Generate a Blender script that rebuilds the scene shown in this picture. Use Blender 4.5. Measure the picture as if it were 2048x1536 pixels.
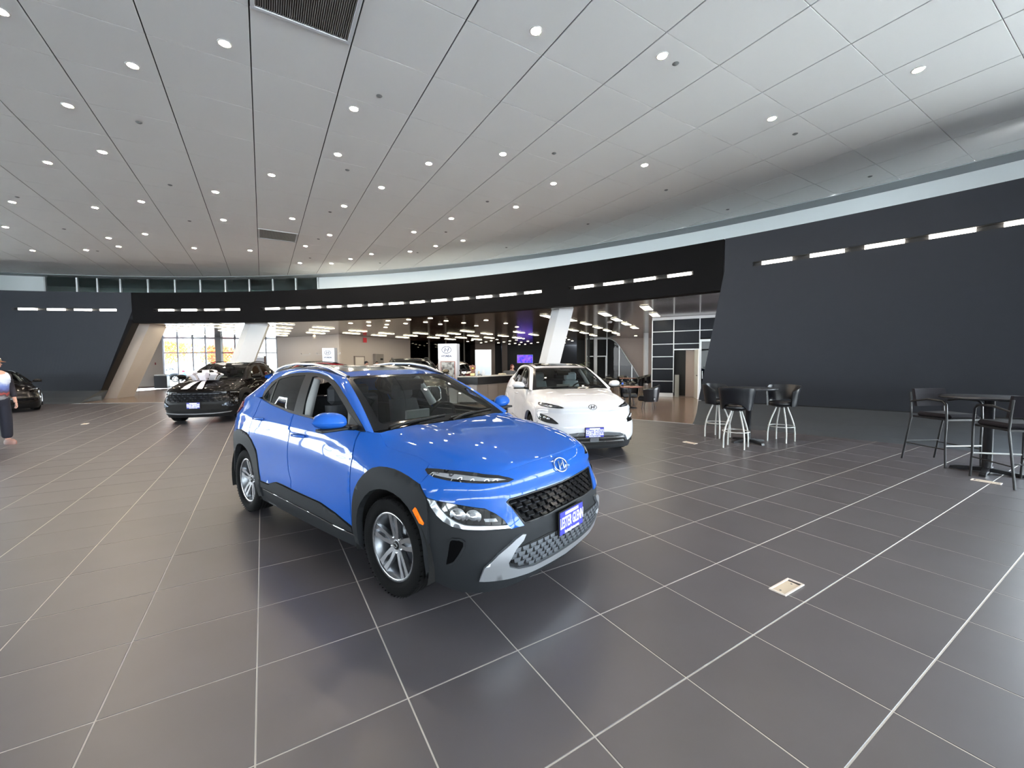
import bpy, math, random
import numpy as np
from math import pi, sin, cos, radians, degrees, hypot, atan2
from mathutils import Vector, Matrix
from mathutils.geometry import delaunay_2d_cdt
random.seed(7)
D=bpy.data
for o in list(D.objects): D.objects.remove(o)
COL=bpy.context.scene.collection
SC=bpy.context.scene
# ------------------------------------------------------------------ camera
cam=D.objects.new('camera',D.cameras.new('camera')); COL.objects.link(cam)
cam.location=(0,0,1.57)
cam.data.sensor_width=36; cam.data.lens=36*818.6/2048; cam.data.clip_end=400; cam.data.clip_start=.05
_pit=-.0506; _rol=-.0071
cam.rotation_euler=(Matrix.Rotation(pi/2+_pit,3,'X') @ Matrix.Rotation(_rol,3,'Z')).to_euler()
SC.camera=cam
# ------------------------------------------------------------------ exposure, sky
SC.view_settings.view_transform='Standard'; SC.view_settings.look='None'
SC.view_settings.exposure=1.35; SC.view_settings.gamma=1.0; SC.view_settings.use_curve_mapping=False
W=D.worlds.new('sky'); SC.world=W; W.use_nodes=True
_n=W.node_tree.nodes; _l=W.node_tree.links; _bg=_n['Background']
_tc=_n.new('ShaderNodeTexCoord'); _sep=_n.new('ShaderNodeSeparateXYZ'); _rp=_n.new('ShaderNodeValToRGB')
_l.new(_tc.outputs['Generated'],_sep.inputs[0]); _l.new(_sep.outputs['Z'],_rp.inputs[0]); _l.new(_rp.outputs[0],_bg.inputs[0])
_rp.color_ramp.elements[0].color=(.92,.96,1,1); _rp.color_ramp.elements[1].color=(.68,.80,1,1)
SKY=9.0
_bg.inputs[1].default_value=SKY
sun=D.objects.new('sun',D.lights.new('sun','SUN')); COL.objects.link(sun)
sun.data.energy=20.0; sun.data.angle=radians(6); sun.rotation_euler=(radians(38),0,radians(150)); sun.data.color=(1,.96,.9)
# strengths of the lamps that the room has
DOWN_E=400.; TROF_E=8.; STRIP_E=7.; COVE_E=0.0
SC.cycles.max_bounces=10; SC.cycles.diffuse_bounces=5; SC.cycles.glossy_bounces=4; SC.cycles.transparent_max_bounces=24
SC.cycles.sample_clamp_indirect=6; SC.cycles.caustics_reflective=False; SC.cycles.caustics_refractive=False
SC.cycles.use_denoising=True
# ------------------------------------------------------------------ materials
def srgb(r,g,b):
    f=lambda c:(c/255/12.92) if c<=10 else ((c/255+.055)/1.055)**2.4
    return (f(r),f(g),f(b),1)
_M={}
def mat(name,col=(128,128,128),rough=.5,metal=0.,coat=0.,emit=0.,noise=0.,nscale=30.,bump=0.,spec=.5,rnd=0.,ecol=None,sheen=0.):
    if name in _M: return _M[name]
    m=D.materials.new(name); m.use_nodes=True; nt=m.node_tree; b=nt.nodes['Principled BSDF']
    c=srgb(*col); b.inputs['Base Color'].default_value=c
    b.inputs['Roughness'].default_value=rough; b.inputs['Metallic'].default_value=metal
    b.inputs['Specular IOR Level'].default_value=spec
    if coat: b.inputs['Coat Weight'].default_value=coat; b.inputs['Coat Roughness'].default_value=.03
    if emit:
        b.inputs['Emission Color'].default_value=srgb(*(ecol or col)); b.inputs['Emission Strength'].default_value=emit
    if noise or bump or rnd:
        tc=nt.nodes.new('ShaderNodeTexCoord'); nz=nt.nodes.new('ShaderNodeTexNoise'); nz.inputs['Scale'].default_value=nscale; nz.inputs['Detail'].default_value=4
        nt.links.new(tc.outputs['Object'],nz.inputs['Vector'])
        if noise or rnd:
            hs=nt.nodes.new('ShaderNodeHueSaturation'); hs.inputs['Color'].default_value=c
            mr=nt.nodes.new('ShaderNodeMapRange'); mr.inputs[3].default_value=1-noise; mr.inputs[4].default_value=1+noise
            nt.links.new(nz.outputs['Fac'],mr.inputs[0]); v=mr.outputs[0]
            if rnd:
                oi=nt.nodes.new('ShaderNodeObjectInfo'); m2=nt.nodes.new('ShaderNodeMapRange'); m2.inputs[3].default_value=1-rnd; m2.inputs[4].default_value=1+rnd
                nt.links.new(oi.outputs['Random'],m2.inputs[0]); mm=nt.nodes.new('ShaderNodeMath'); mm.operation='MULTIPLY'
                nt.links.new(v,mm.inputs[0]); nt.links.new(m2.outputs[0],mm.inputs[1]); v=mm.outputs[0]
            nt.links.new(v,hs.inputs['Value']); nt.links.new(hs.outputs[0],b.inputs['Base Color'])
        if bump:
            bp=nt.nodes.new('ShaderNodeBump'); bp.inputs['Strength'].default_value=bump; bp.inputs['Distance'].default_value=.01
            nt.links.new(nz.outputs['Fac'],bp.inputs['Height']); nt.links.new(bp.outputs[0],b.inputs['Normal'])
    _M[name]=m; return m
def glass(name,tint=(.8,.86,.84),refl=1.45,alpha=1.0):
    if name in _M: return _M[name]
    m=D.materials.new(name); m.use_nodes=True; nt=m.node_tree; nt.nodes.clear()
    out=nt.nodes.new('ShaderNodeOutputMaterial'); mx=nt.nodes.new('ShaderNodeMixShader'); fr=nt.nodes.new('ShaderNodeFresnel'); fr.inputs[0].default_value=refl
    tr=nt.nodes.new('ShaderNodeBsdfTransparent'); tr.inputs[0].default_value=(*tint,1); gl=nt.nodes.new('ShaderNodeBsdfGlossy'); gl.inputs['Roughness'].default_value=.015
    nt.links.new(fr.outputs[0],mx.inputs[0]); nt.links.new(tr.outputs[0],mx.inputs[1]); nt.links.new(gl.outputs[0],mx.inputs[2]); nt.links.new(mx.outputs[0],out.inputs[0])
    _M[name]=m; return m
# ------------------------------------------------------------------ object helpers
def link(name,me,parent=None,loc=None,rz=0.):
    o=D.objects.new(name,me); COL.objects.link(o)
    if parent is not None: o.parent=parent
    if loc is not None: o.location=loc
    if rz: o.rotation_euler=(0,0,rz)
    return o
def tag(o,label=None,cat=None,group=None,kind=None):
    if label: o['label']=label
    if cat: o['category']=cat
    if group: o['group']=group
    if kind: o['kind']=kind
    return o
def thing(name,label,cat,loc=(0,0,0),rz=0.,group=None):
    o=link(name,None,None,loc,rz); o.empty_display_size=.1
    return tag(o,label,cat,group)
class MB:
    def __init__(s): s.v=[]; s.f=[]; s.sm=[]
    def add(s,vs,fs,smooth=False):
        b=len(s.v); s.v+= [tuple(map(float,p)) for p in vs]; s.f+=[tuple(i+b for i in f) for f in fs]; s.sm+=[smooth]*len(fs); return s
    def box(s,c,d,rz=0.,bev=0.):
        x,y,z=[k/2 for k in d]; R=Matrix.Rotation(rz,3,'Z')
        if bev<=0:
            vs=[Vector((a*x,b*y,e*z)) for e in(-1,1) for b in(-1,1) for a in(-1,1)]
            fs=[(0,2,3,1),(4,5,7,6),(0,1,5,4),(1,3,7,5),(3,2,6,7),(2,0,4,6)]
        else:
            vs=[];t=bev
            for e in(-1,1):
                for b in(-1,1):
                    for a in(-1,1):
                        vs+= [Vector((a*(x-t),b*(y-t),e*z)),Vector((a*(x-t),b*y,e*(z-t))),Vector((a*x,b*(y-t),e*(z-t)))]
            I=lambda a,b,e,k:((e>0)*4+(b>0)*2+(a>0))*3+k
            fs=[(I(-1,-1,-1,0),I(-1,1,-1,0),I(1,1,-1,0),I(1,-1,-1,0)),(I(-1,-1,1,0),I(1,-1,1,0),I(1,1,1,0),I(-1,1,1,0)),
                (I(-1,-1,-1,1),I(1,-1,-1,1),I(1,-1,1,1),I(-1,-1,1,1)),(I(1,1,-1,1),I(-1,1,-1,1),I(-1,1,1,1),I(1,1,1,1)),
                (I(1,-1,-1,2),I(1,1,-1,2),I(1,1,1,2),I(1,-1,1,2)),(I(-1,1,-1,2),I(-1,-1,-1,2),I(-1,-1,1,2),I(-1,1,1,2))]
            for e in(-1,1):
                for b in(-1,1): q=[I(-1,b,e,0),I(1,b,e,0),I(1,b,e,1),I(-1,b,e,1)]; fs.append(tuple(q if e*b<0 else q[::-1]))
                for a in(-1,1): q=[I(a,-1,e,0),I(a,1,e,0),I(a,1,e,2),I(a,-1,e,2)]; fs.append(tuple(q if e*a>0 else q[::-1]))
            for b in(-1,1):
                for a in(-1,1):
                    q=[I(a,b,-1,1),I(a,b,-1,2),I(a,b,1,2),I(a,b,1,1)]; fs.append(tuple(q if a*b<0 else q[::-1]))
                    for e in(-1,1): q=[I(a,b,e,0),I(a,b,e,1),I(a,b,e,2)]; fs.append(tuple(q if a*b*e>0 else q[::-1]))
        c=Vector(c); return s.add([R@p+c for p in vs],fs)
    def tube(s,pts,r,n=8,cap=True,smooth=True):
        pts=[Vector(p) for p in pts]; m=len(pts); rr=r if hasattr(r,'__len__') else [r]*m; vs=[];fs=[];up=None
        for i,p in enumerate(pts):
            t=(pts[min(i+1,m-1)]-pts[max(i-1,0)]).normalized()
            if up is None:
                up=t.orthogonal().normalized()
            up=(up-t*up.dot(t)).normalized(); sd=t.cross(up)
            for k in range(n):
                a=2*pi*k/n; vs.append(p+(up*cos(a)+sd*sin(a))*rr[i])
        for i in range(m-1):
            for k in range(n): fs.append((i*n+k,i*n+(k+1)%n,(i+1)*n+(k+1)%n,(i+1)*n+k))
        s.add(vs,fs,smooth)
        if cap: s.add(vs[:n],[tuple(range(n))[::-1]]); s.add(vs[-n:],[tuple(range(n))])
        return s
    def lathe(s,prof,c=(0,0,0),n=32,axis='Z',smooth=True,sx=1.,sy=1.):
        vs=[];fs=[];m=len(prof)
        for k in range(n):
            a=2*pi*k/n
            for r,h in prof:
                if axis=='Z': p=(r*cos(a)*sx,r*sin(a)*sy,h)
                elif axis=='Y': p=(r*cos(a),h,r*sin(a))
                else: p=(h,r*cos(a),r*sin(a))
                vs.append((p[0]+c[0],p[1]+c[1],p[2]+c[2]))
        for k in range(n):
            for i in range(m-1):
                q=(k*m+i,((k+1)%n)*m+i,((k+1)%n)*m+i+1,k*m+i+1); fs.append(q if axis!='Y' else q[::-1])
        return s.add(vs,fs,smooth)
    def prism(s,poly,z0,z1,smooth=False):
        n=len(poly); vs=[(x,y,z0) for x,y in poly]+[(x,y,z1) for x,y in poly]
        return s.add(vs,[tuple(range(n))[::-1],tuple(range(n,2*n))]+[(i,(i+1)%n,n+(i+1)%n,n+i) for i in range(n)],smooth)
    def extr(s,P,d):
        """closed polygon of 3-D points pushed by vector d"""
        n=len(P); P=[Vector(p) for p in P]; d=Vector(d)
        return s.add(P+[p+d for p in P],[tuple(range(n)),tuple(range(n,2*n))[::-1]]+[(i,n+i,n+(i+1)%n,(i+1)%n) for i in range(n)])
    def grid(s,G,smooth=True,flip=False):
        G=np.asarray(G); a,b=G.shape[:2]; vs=G.reshape(-1,3)
        fs=[(i*b+j,(i+1)*b+j,(i+1)*b+j+1,i*b+j+1) for i in range(a-1) for j in range(b-1)]
        if flip: fs=[f[::-1] for f in fs]
        return s.add(vs,fs,smooth)
    def ball(s,c,r,n=14,m=9):
        rx,ry,rz=r if hasattr(r,'__len__') else (r,r,r)
        G=[[(c[0]+rx*cos(2*pi*i/n)*sin(pi*j/m),c[1]+ry*sin(2*pi*i/n)*sin(pi*j/m),c[2]-rz*cos(pi*j/m)) for j in range(m+1)] for i in range(n+1)]
        return s.grid(G)
    def mesh(s,name,m):
        me=D.meshes.new(name); me.from_pydata(s.v,[],s.f); me.polygons.foreach_set('use_smooth',s.sm)
        if m is not None: me.materials.append(m)
        me.update(); return me
    def build(s,name,m,parent=None,loc=None,rz=0.): return link(name,s.mesh(name,m),parent,loc,rz)
def text_mesh(txt,size,m,parent,origin,xdir,ydir,depth=.003,name='lettering',align='CENTER',bold=0.,sx=1.):
    cu=D.curves.new('t','FONT'); cu.body=txt; cu.size=size; cu.align_x=align; cu.align_y='CENTER'; cu.extrude=depth/2; cu.resolution_u=2; cu.offset=bold
    o=D.objects.new('t',cu); COL.objects.link(o); dg=bpy.context.evaluated_depsgraph_get(); me=D.meshes.new_from_object(o.evaluated_get(dg))
    D.objects.remove(o); D.curves.remove(cu)
    X=Vector(xdir).normalized(); Y=Vector(ydir).normalized(); Z=X.cross(Y); O=Vector(origin)
    for v in me.vertices:
        c=v.co; v.co=O+X*(c.x*sx)+Y*c.y+Z*(c.z+depth/2)
    me.materials.clear(); me.materials.append(m); me.name=name
    for p in me.polygons: p.material_index=0
    return link(name,me,parent)
C0=(-15.,-13.)
def pol(a,R,z=0.): a=radians(a); return (C0[0]+R*cos(a),C0[1]+R*sin(a),z)
# ================================================================== THE SETTING
def struct(o): o['kind']='structure'; return o
A_=(.8543,.5198); B_=(-.5198,.8543)          # directions of the floor and ceiling grid
def uv(u,v): return (u*A_[0]+v*B_[0],u*A_[1]+v*B_[1])
GRZ=atan2(A_[1],A_[0])
M_tile=mat('floor_tile',(83,80,84),.36,noise=.16,nscale=2.2,rnd=.05,spec=.55)
M_grout=mat('grout',(205,200,194),.8)
M_slate=mat('slate_wall_paint',(37,41,49),.6,spec=.25,noise=.06,nscale=6,bump=.05)
M_white=mat('white_paint',(205,206,208),.6,spec=.3)
M_cove=mat('cove_paint',(206,212,214),.7)
M_soff=mat('soffit_grey',(150,155,158),.7)
M_panel=mat('ceiling_panel',(233,233,232),.85,noise=.02,nscale=160,bump=.12)
M_black=mat('black_void',(12,12,13),.6)
M_blackgl=mat('black_gloss',(9,10,12),.12)
M_beige=mat('beige_wall',(180,170,162),.6,spec=.3)
M_alu=mat('aluminium_frame',(190,192,194),.35,metal=.6)
M_taupe=mat('taupe_gloss_ceiling',(96,88,87),.14,spec=.6)
M_brown=mat('polished_brown_floor',(128,108,94),.2,noise=.08,nscale=3)
M_steel=mat('dark_steel',(40,41,44),.35,metal=.5)
M_chrome=mat('chrome',(225,227,230),.08,metal=1.)
G_clear=glass('clear_glass',(.93,.96,.96))
G_green=glass('clerestory_glass',(.62,.70,.70),1.5)
G_dark=glass('smoked_glass',(.10,.11,.12),1.5)
def inview(x,y,z,mg=40):
    d=(x,y,z-1.57); cz=y*cos(_pit)+d[2]*sin(_pit)
    if cz<.1: return None
    px=1024+818.6*x/cz; py=768-818.6*(-y*sin(_pit)+d[2]*cos(_pit))/cz
    return cz if (-mg<px<2048+mg and -mg<py<1536+mg) else None
def field(parent,name,pitch,u0,v0,gap_u,gap_v,th,z,m,keep,rng,down,nmax=300,stuff='tile_field'):
    """square slabs laid on a grid: the nearest ones in view as objects, the others joined"""
    L=[]
    for i in range(*rng[0]):
        for j in range(*rng[1]):
            c=uv(u0+(i+.5)*pitch,v0+(j+.5)*pitch)
            if not keep(i,j,c): continue
            d=None
            for a in(-.5,0,.5):
                for b in(-.5,0,.5):
                    q=uv(u0+(i+.5+a)*pitch,v0+(j+.5+b)*pitch); k=inview(q[0],q[1],z,0)
                    if k: d=min(d or 99,k)
            L.append((d if d else 999,i,j,c))
    L.sort()
    a,b=(pitch-gap_u)/2,(pitch-gap_v)/2; bev=.0015 if not down else .004
    z0,z1=(-th,0) if not down else (th,0)
    vs=[(-a,-b,z0),(a,-b,z0),(a,b,z0),(-a,b,z0),(-a,-b,z1-(bev if not down else -bev)),(a,-b,z1-(bev if not down else -bev)),(a,b,z1-(bev if not down else -bev)),(-a,b,z1-(bev if not down else -bev)),
        (-a+bev,-b+bev,z1),(a-bev,-b+bev,z1),(a-bev,b-bev,z1),(-a+bev,b-bev,z1)]
    fs=[(8,9,10,11),(0,1,5,4),(1,2,6,5),(2,3,7,6),(3,0,4,7),(4,5,9,8),(5,6,10,9),(6,7,11,10),(7,4,8,11)]
    if down: fs=[f[::-1] for f in fs]
    me=MB().add(vs,fs).mesh(name,m)
    rest=MB(); R=Matrix.Rotation(GRZ,3,'Z')
    for n,(d,i,j,c) in enumerate(L):
        if n<nmax and d<900: link(name,me,parent,(c[0],c[1],z),GRZ)
        else:
            cc=Vector((c[0],c[1],z)); rest.add([R@Vector(p)+cc for p in vs],fs)
    if rest.v: rest.build(stuff,m,parent)['kind']='stuff'
def rad(c): return hypot(c[0]-C0[0],c[1]-C0[1])
flo=MB(); flo.add([pol(a,31.0,-.0016) for a in range(0,360,4)],[tuple(range(90))])
flo.add([pol(a,31.0,-.2) for a in range(0,360,4)],[tuple(range(90))[::-1]])
flo=struct(flo.build('floor',M_grout))
field(flo,'floor_tile',.6096,-.6852,1.8383,.0068,.0068,.012,0.,M_tile,lambda i,j,c: rad(c)<30.75 and (c[1]>-15),((-48,30),(-32,60)),False)
# polished floor of the back room, beyond the ring of tiles
def sector(mb,a0,a1,R0,R1,z,n=40,down=False,th=0.):
    G=[[pol(a0+(a1-a0)*i/n,R,z) for R in (R0,R1)] for i in range(n+1)]
    mb.grid(G,False,flip=not down)
    return mb
def cylw(mb,a0,a1,R,z0,z1,n=40,a0t=None,a1t=None,flip=False,nz=1):
    """piece of a round wall; the end angles may differ at bottom and top"""
    a0t=a0 if a0t is None else a0t; a1t=a1 if a1t is None else a1t
    G=[[pol((a0+(a0t-a0)*k/nz)*(1-i/n)+(a1+(a1t-a1)*k/nz)*i/n,R,z0+(z1-z0)*k/nz) for k in range(nz+1)] for i in range(n+1)]
    mb.grid(G,False,flip=flip); return mb
def rwall(mb,a0,a1,R,th,z0,z1,n=40,a0t=None,a1t=None):
    cylw(mb,a0,a1,R,z0,z1,n,a0t,a1t,False); cylw(mb,a0,a1,R+th,z0,z1,n,a0t,a1t,True)
    A0t=a0 if a0t is None else a0t; A1t=a1 if a1t is None else a1t
    for z,x0,x1 in((z0,a0,a1),(z1,A0t,A1t)):
        mb.grid([[pol(x0+(x1-x0)*i/n,r,z) for r in(R,R+th)] for i in range(n+1)],False)
    for x0,xt in((a0,A0t),(a1,A1t)): mb.add([pol(x0,R,z0),pol(x0,R+th,z0),pol(xt,R+th,z1),pol(xt,R,z1)],[(0,1,2,3)])
    return mb
bf=MB(); sector(bf,44,102,30.42,66,.004,60); bf=struct(bf.build('floor_back',M_brown))
tr=MB(); rwall(tr,49.9,96.7,30.38,.03,-.01,.008,60); struct(tr.build('trim_1',M_alu))
# ramped base of the round wall, then the wall itself
RW=32.2; ZS=.45; ZB=3.56; ZT=4.96; ZL0=4.095; ZL1=4.215
def ramp(a0,a1,a0t,a1t):
    m=MB(); prof=[(30.4,0.,0.),(30.75,.05,.15),(31.4,.2,.5),(32.2,ZS-.012,1.)]
    m.grid([[pol((a0+(a0t-a0)*w)*(1-i/30)+(a1+(a1t-a1)*w)*i/30,R,z) for R,z,w in prof] for i in range(31)],False)
    m.grid([[pol((a0+(a0t-a0)*w)*(1-i/30)+(a1+(a1t-a1)*w)*i/30,R,0.) for R,z,w in prof] for i in range(31)],False,True)
    for e,f in((a0,a0t),(a1,a1t)): m.add([pol(e+(f-e)*w,R,z) for R,z,w in prof]+[pol(f,32.2,0)],[(0,1,2,3,4)])
    return m
M_ramp=mat('slate_ramp_lit',(72,77,83),.6,spec=.3,noise=.08,nscale=6); struct(ramp(39.2,49.98,39.2,50.62).build('baseboard_right',M_ramp))  # lighter slate: light on the up-facing ramp is put into its colour
struct(ramp(96.3,107,97.22,107).build('baseboard_left',M_ramp))
GR=[(102.07,[102.07,100.17,98.3,96.46]),(91.97,[91.97,90.1,88.2,86.4]),(82.92,[82.92-1.85*k for k in range(13)]),(57.2,[57.2,55.36,53.55,51.7]),(47.34,[47.34,45.5,43.68,41.85,40.05])]
slots=sorted([(min(g[1])-.72,max(g[1])+.95) for g in GR])
def wall(name,a0,a1,z0,a0b=None,a1b=None,m_=None):
    """round wall with the long recesses of the light strips left open"""
    m=MB(); a0b=a0 if a0b is None else a0b; a1b=a1 if a1b is None else a1b; th=.35
    rwall(m,a0b,a1b,RW,th,z0,ZL0,44,a0,a1)
    cut=[s for s in slots if s[0]>=a0-.01 and s[1]<=a1+.01]; x=a0
    for s0,s1 in cut+[(a1,None)]:
        if s0-x>.01: rwall(m,x,s0,RW,th,ZL0,ZL1,max(2,int((s0-x)*1.2)))
        if s1: x=s1; rwall(m,s0,s1,RW+.16,.19,ZL0,ZL1,12)
    rwall(m,a0,a1,RW,th,ZL1,ZT,44)
    return struct(m.build(name,m_ or M_slate))
wall('wall_right',39.2,49.5,ZS+.012,39.2,50.62)
wall('wall_header',49.54,94.54,ZB,m_=mat('header_black',(11,11,13),.7,spec=.08,noise=.05,nscale=6))  # near-black on the header, darker than the slate walls
wall('wall_left',94.58,107,ZS+.012,97.23,107)
M_end_=0
M_end=mat('wall_end_black',(10,10,12),.5)
m=MB(); rwall(m,39.2,50.5,32.24,.2,.40,.52,30); rwall(m,97.5,107,32.24,.2,.40,.52,30); struct(m.build('trim_9',M_end))
# black slot lining and lamps
M_strip=mat('strip_lens',(255,250,240),.4,emit=STRIP_E,ecol=(255,246,232))
slot_words=['black recessed light channel high on the far left wall','black recessed light channel above the left opening','long black recessed light channel in the middle of the header','black recessed light channel right of the white column on the header','black recessed light channel on the right slate wall']
gi=0
ORD=['leftmost','second from left','third from left','fourth from left','fifth from left','sixth from left','middle seventh','eighth from left','ninth from left','fourth from right','third from right','second from right','rightmost']
for (c,lst),w in zip(GR,slot_words):
    m=MB(); a0,a1=min(lst)-.72,max(lst)+.95
    rwall(m,a0+.01,a1-.01,RW+.13,.025,ZL0+.002,ZL1-.002,20)
    rwall(m,a0+.01,a1-.01,RW+.01,.12,ZL1-.012,ZL1-.002,20); rwall(m,a0+.01,a1-.01,RW+.01,.12,ZL0+.002,ZL0+.012,20)
    tag(m.build('light_channel',M_black),w,'light channel')
    names=['far left wall','left header','middle header','header right of the white column','right slate wall']
    for k,a in enumerate(lst):
        t=MB(); b=.585
        rwall(t,a-b,a+b,RW+.035,.08,ZL0+.02,ZL1-.015,6)
        o=t.build('strip_light',M_strip)
        tag(o,('%s strip light in the row on the %s'%(ORD[k],names[gi])).capitalize().lower(),'lamp','strip lights in the %s'%names[gi])
    gi+=1
# column-like ends of the openings
def lean(name,label,pts,dz_deg,ztop,m,cat='column'):
    """pts: footprint at the top as (angle, radius); leans sideways by dz_deg degrees per metre"""
    top=[pol(a,R,ztop) for a,R in pts]; bot=[pol(a+dz_deg*ztop,R,0) for a,R in pts]; n=len(pts)
    mb=MB().add(bot+top,[tuple(range(n)),tuple(range(n,2*n))[::-1]]+[(i,n+i,n+(i+1)%n,(i+1)%n) for i in range(n)])
    return tag(mb.build(name,m),label,cat)
lean('leaning_column','white leaning square column left of the opening, behind the black car with the bow',[(86.82,33.35),(85.95,33.1),(84.66,33.3),(85.6,34.2)],.76,3.6,M_white)
lean('leaning_column','white leaning square column above the roof of the white car',[(60.24,33.35),(59.46,33.05),(58.65,33.3),(59.5,34.1)],.47,3.6,M_white)
lean('leaning_pillar','wide beige leaning pillar at the left end of the opening',[(95.6,32.95),(94.56,33.2),(94.7,34.4),(96.2,34.4)],.80,3.6,M_beige,'pillar')
m=MB(); m.add([pol(97.225,32.2,ZS),pol(97.20,32.56,ZS),pol(94.55,32.56,ZB),pol(94.57,32.2,ZB),pol(96.26,30.4,.0),pol(97.5,32.5,0.),pol(97.35,32.7,ZS)],[(0,1,2,3),(4,5,6,0)]); struct(m.build('trim_10',M_end))
# ---------------------------------------------------------------- ceiling of the hall
ce=MB(); sector(ce,0,360,0.01,34.06,6.106,90,True); sector(ce,0,360,0.01,34.07,6.2,90,False); ce=struct(ce.build('ceiling',M_black))
PU=1.2192
VENT={(0,4),(0,3),(0,13)}
field(ce,'ceiling_panel',PU,0.,.2195,.018,.008,.018,6.08,M_panel,lambda i,j,c: rad(c)<34.95 and (i,j) not in VENT,((-34,24),(-22,32)),True,300,'panel_field')
M_vent=mat('vent_metal',(150,152,152),.4,metal=.5)
for (i,j),w in (((0,4),'large square return air grille at the top edge of the photo'),((0,13),'small looking square air grille further back in the ceiling')):
    c=uv((i+.5)*PU,.2195+(j+.5)*PU); t=thing('ceiling_vent',w,'vent',(c[0],c[1],6.08),GRZ,'square air grilles in the ceiling panels')
    h=PU/2-.012; m=MB()
    for sx,sy,lx,ly in((0,1,2*h,.05),(0,-1,2*h,.05),(1,0,.05,2*h-.1),(-1,0,.05,2*h-.1)): m.box((sx*(h-.025),sy*(h-.025),.0),(lx,ly,.03),0,.004)
    m.build('frame',M_white,t)
    MB().box((0,0,.02),(2*h,2*h,.006)).build('backing',M_black,t)
    bl=MB().box((0,0,.004),(.012,2*h-.1,.018)).mesh('blade',M_vent); n=44
    for k in range(n): link('blade',bl,t,((k-(n-1)/2)*(2*h-.1)/n,0,0))
# soffit ring, cove and clerestory
m=MB(); rwall(m,30,150,34.07,.67,6.055,6.095,60); struct(m.build('trim_2',M_soff))  # shade on the soffit ring is put into its grey colour
m=MB(); cylw(m,30,81.6,34.72,4.90,6.10,60); struct(m.build('wall_cove',M_cove))
m=MB(); cylw(m,103.9,150,34.72,4.90,6.10,20); struct(m.build('wall_cove_left',M_cove))
m=MB(); sector(m,30,150,32.5,34.74,4.93,60,False); struct(m.build('trim_3',M_cove))
ang=[103.85,101.66,100.2,98.5,96.38,94.22,92.11,89.97,87.87,85.77,83.68,81.65]
wn=struct(link('window_1',None)); fr=MB(); wn.empty_display_size=.1
for a in ang:
    x,y,_=pol(a,34.72); fr.box((x,y,5.5),(.07,.09,1.2),radians(a+90))
fr.build('window_frame',M_alu,wn)
for a,b in zip(ang[1:],ang[:-1]):
    m=MB(); cylw(m,a+.12,b-.12,34.70,4.93,6.10,4); m.build('pane',G_green,wn)
# the upper floor room behind the clerestory
m=MB(); cylw(m,78,150,38.5,4.9,6.3,30); m.add([pol(78,34.75,4.9),pol(78,38.5,4.9),pol(78,38.5,6.3),pol(78,34.75,6.3)],[(0,1,2,3)]); m.add([pol(150,32.2,4.9),pol(150,38.5,4.9),pol(150,38.5,6.3),pol(150,32.2,6.3)],[(0,1,2,3)]); cylw(m,107.1,150,32.6,4.93,6.3,20); struct(m.build('wall_upstairs',mat('upstairs_wall',(120,132,130),.8)))
m=MB(); sector(m,78,150,34.75,38.6,6.2,30,True); sector(m,78,150,34.0,38.6,6.3,30); struct(m.build('ceiling_upstairs',M_white))
m=MB(); sector(m,78,150,34.75,38.6,4.9,30,False); struct(m.build('floor_upstairs',M_soff))
# ---------------------------------------------------------------- back room
m=MB(); sector(m,40,106,32.50,63.5,3.60,60,True); sector(m,40,106,32.50,63.5,3.75,60,False); struct(m.build('ceiling_back',M_taupe))
def vwall(name,p,q,z0,z1,m_,th=.15,kind=True,parent=None):
    p=Vector((*p,0));q=Vector((*q,0)); d=(q-p); L=d.length; a=atan2(d.y,d.x); n=Vector((-sin(a),cos(a),0))
    c=(p+q)/2+n*th/2; o=MB().box((c.x,c.y,(z0+z1)/2),(L,th,z1-z0),a).build(name,m_,parent)
    return struct(o) if kind and parent is None else o
vwall('wall_back_left',(-30,22.5),(-25.14,29.6),0,3.6,M_beige)
vwall('baseboard_back_left',(-30.03,22.45),(-25.17,29.55),0,.12,mat('brown_baseboard',(92,76,68),.5),.16)
WA0=(-17.9,31.3); WA1=(-11.65,27.7); WB1=(-8.77,35.5); WC1=(-3.8,42.6)
vwall('wall_back_a',WA0,WA1,0,3.6,M_beige); vwall('wall_back_b',WA1,WB1,0,3.6,M_beige)
vwall('wall_back_c',WB1,WC1,0,3.6,G_dark,.02); vwall('wall_back_d',(-3.8,42.6),(-1.75,42.6),0,3.6,mat('taupe_wall',(120,104,94),.6))
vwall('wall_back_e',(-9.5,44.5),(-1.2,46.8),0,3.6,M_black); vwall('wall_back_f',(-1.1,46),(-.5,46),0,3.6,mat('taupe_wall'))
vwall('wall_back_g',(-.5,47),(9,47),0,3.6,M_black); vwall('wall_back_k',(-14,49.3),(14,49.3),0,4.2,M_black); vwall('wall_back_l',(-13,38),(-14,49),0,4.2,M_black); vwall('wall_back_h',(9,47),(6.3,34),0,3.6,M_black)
vwall('wall_back_i',(6.2,34.6),(18,34.2),0,3.6,mat('rose_beige_wall',(176,158,148),.6))
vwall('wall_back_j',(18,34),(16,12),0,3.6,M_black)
for k,f in enumerate((.25,.5,.8)):
    x=WB1[0]+(WC1[0]-WB1[0])*f; y=WB1[1]+(WC1[1]-WB1[1])*f; struct(MB().box((x,y,1.8),(.14,.14,3.6),.6).build('trim_%d'%(4+k),mat('grey_post',(104,100,96),.7,spec=.2)))
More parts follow.
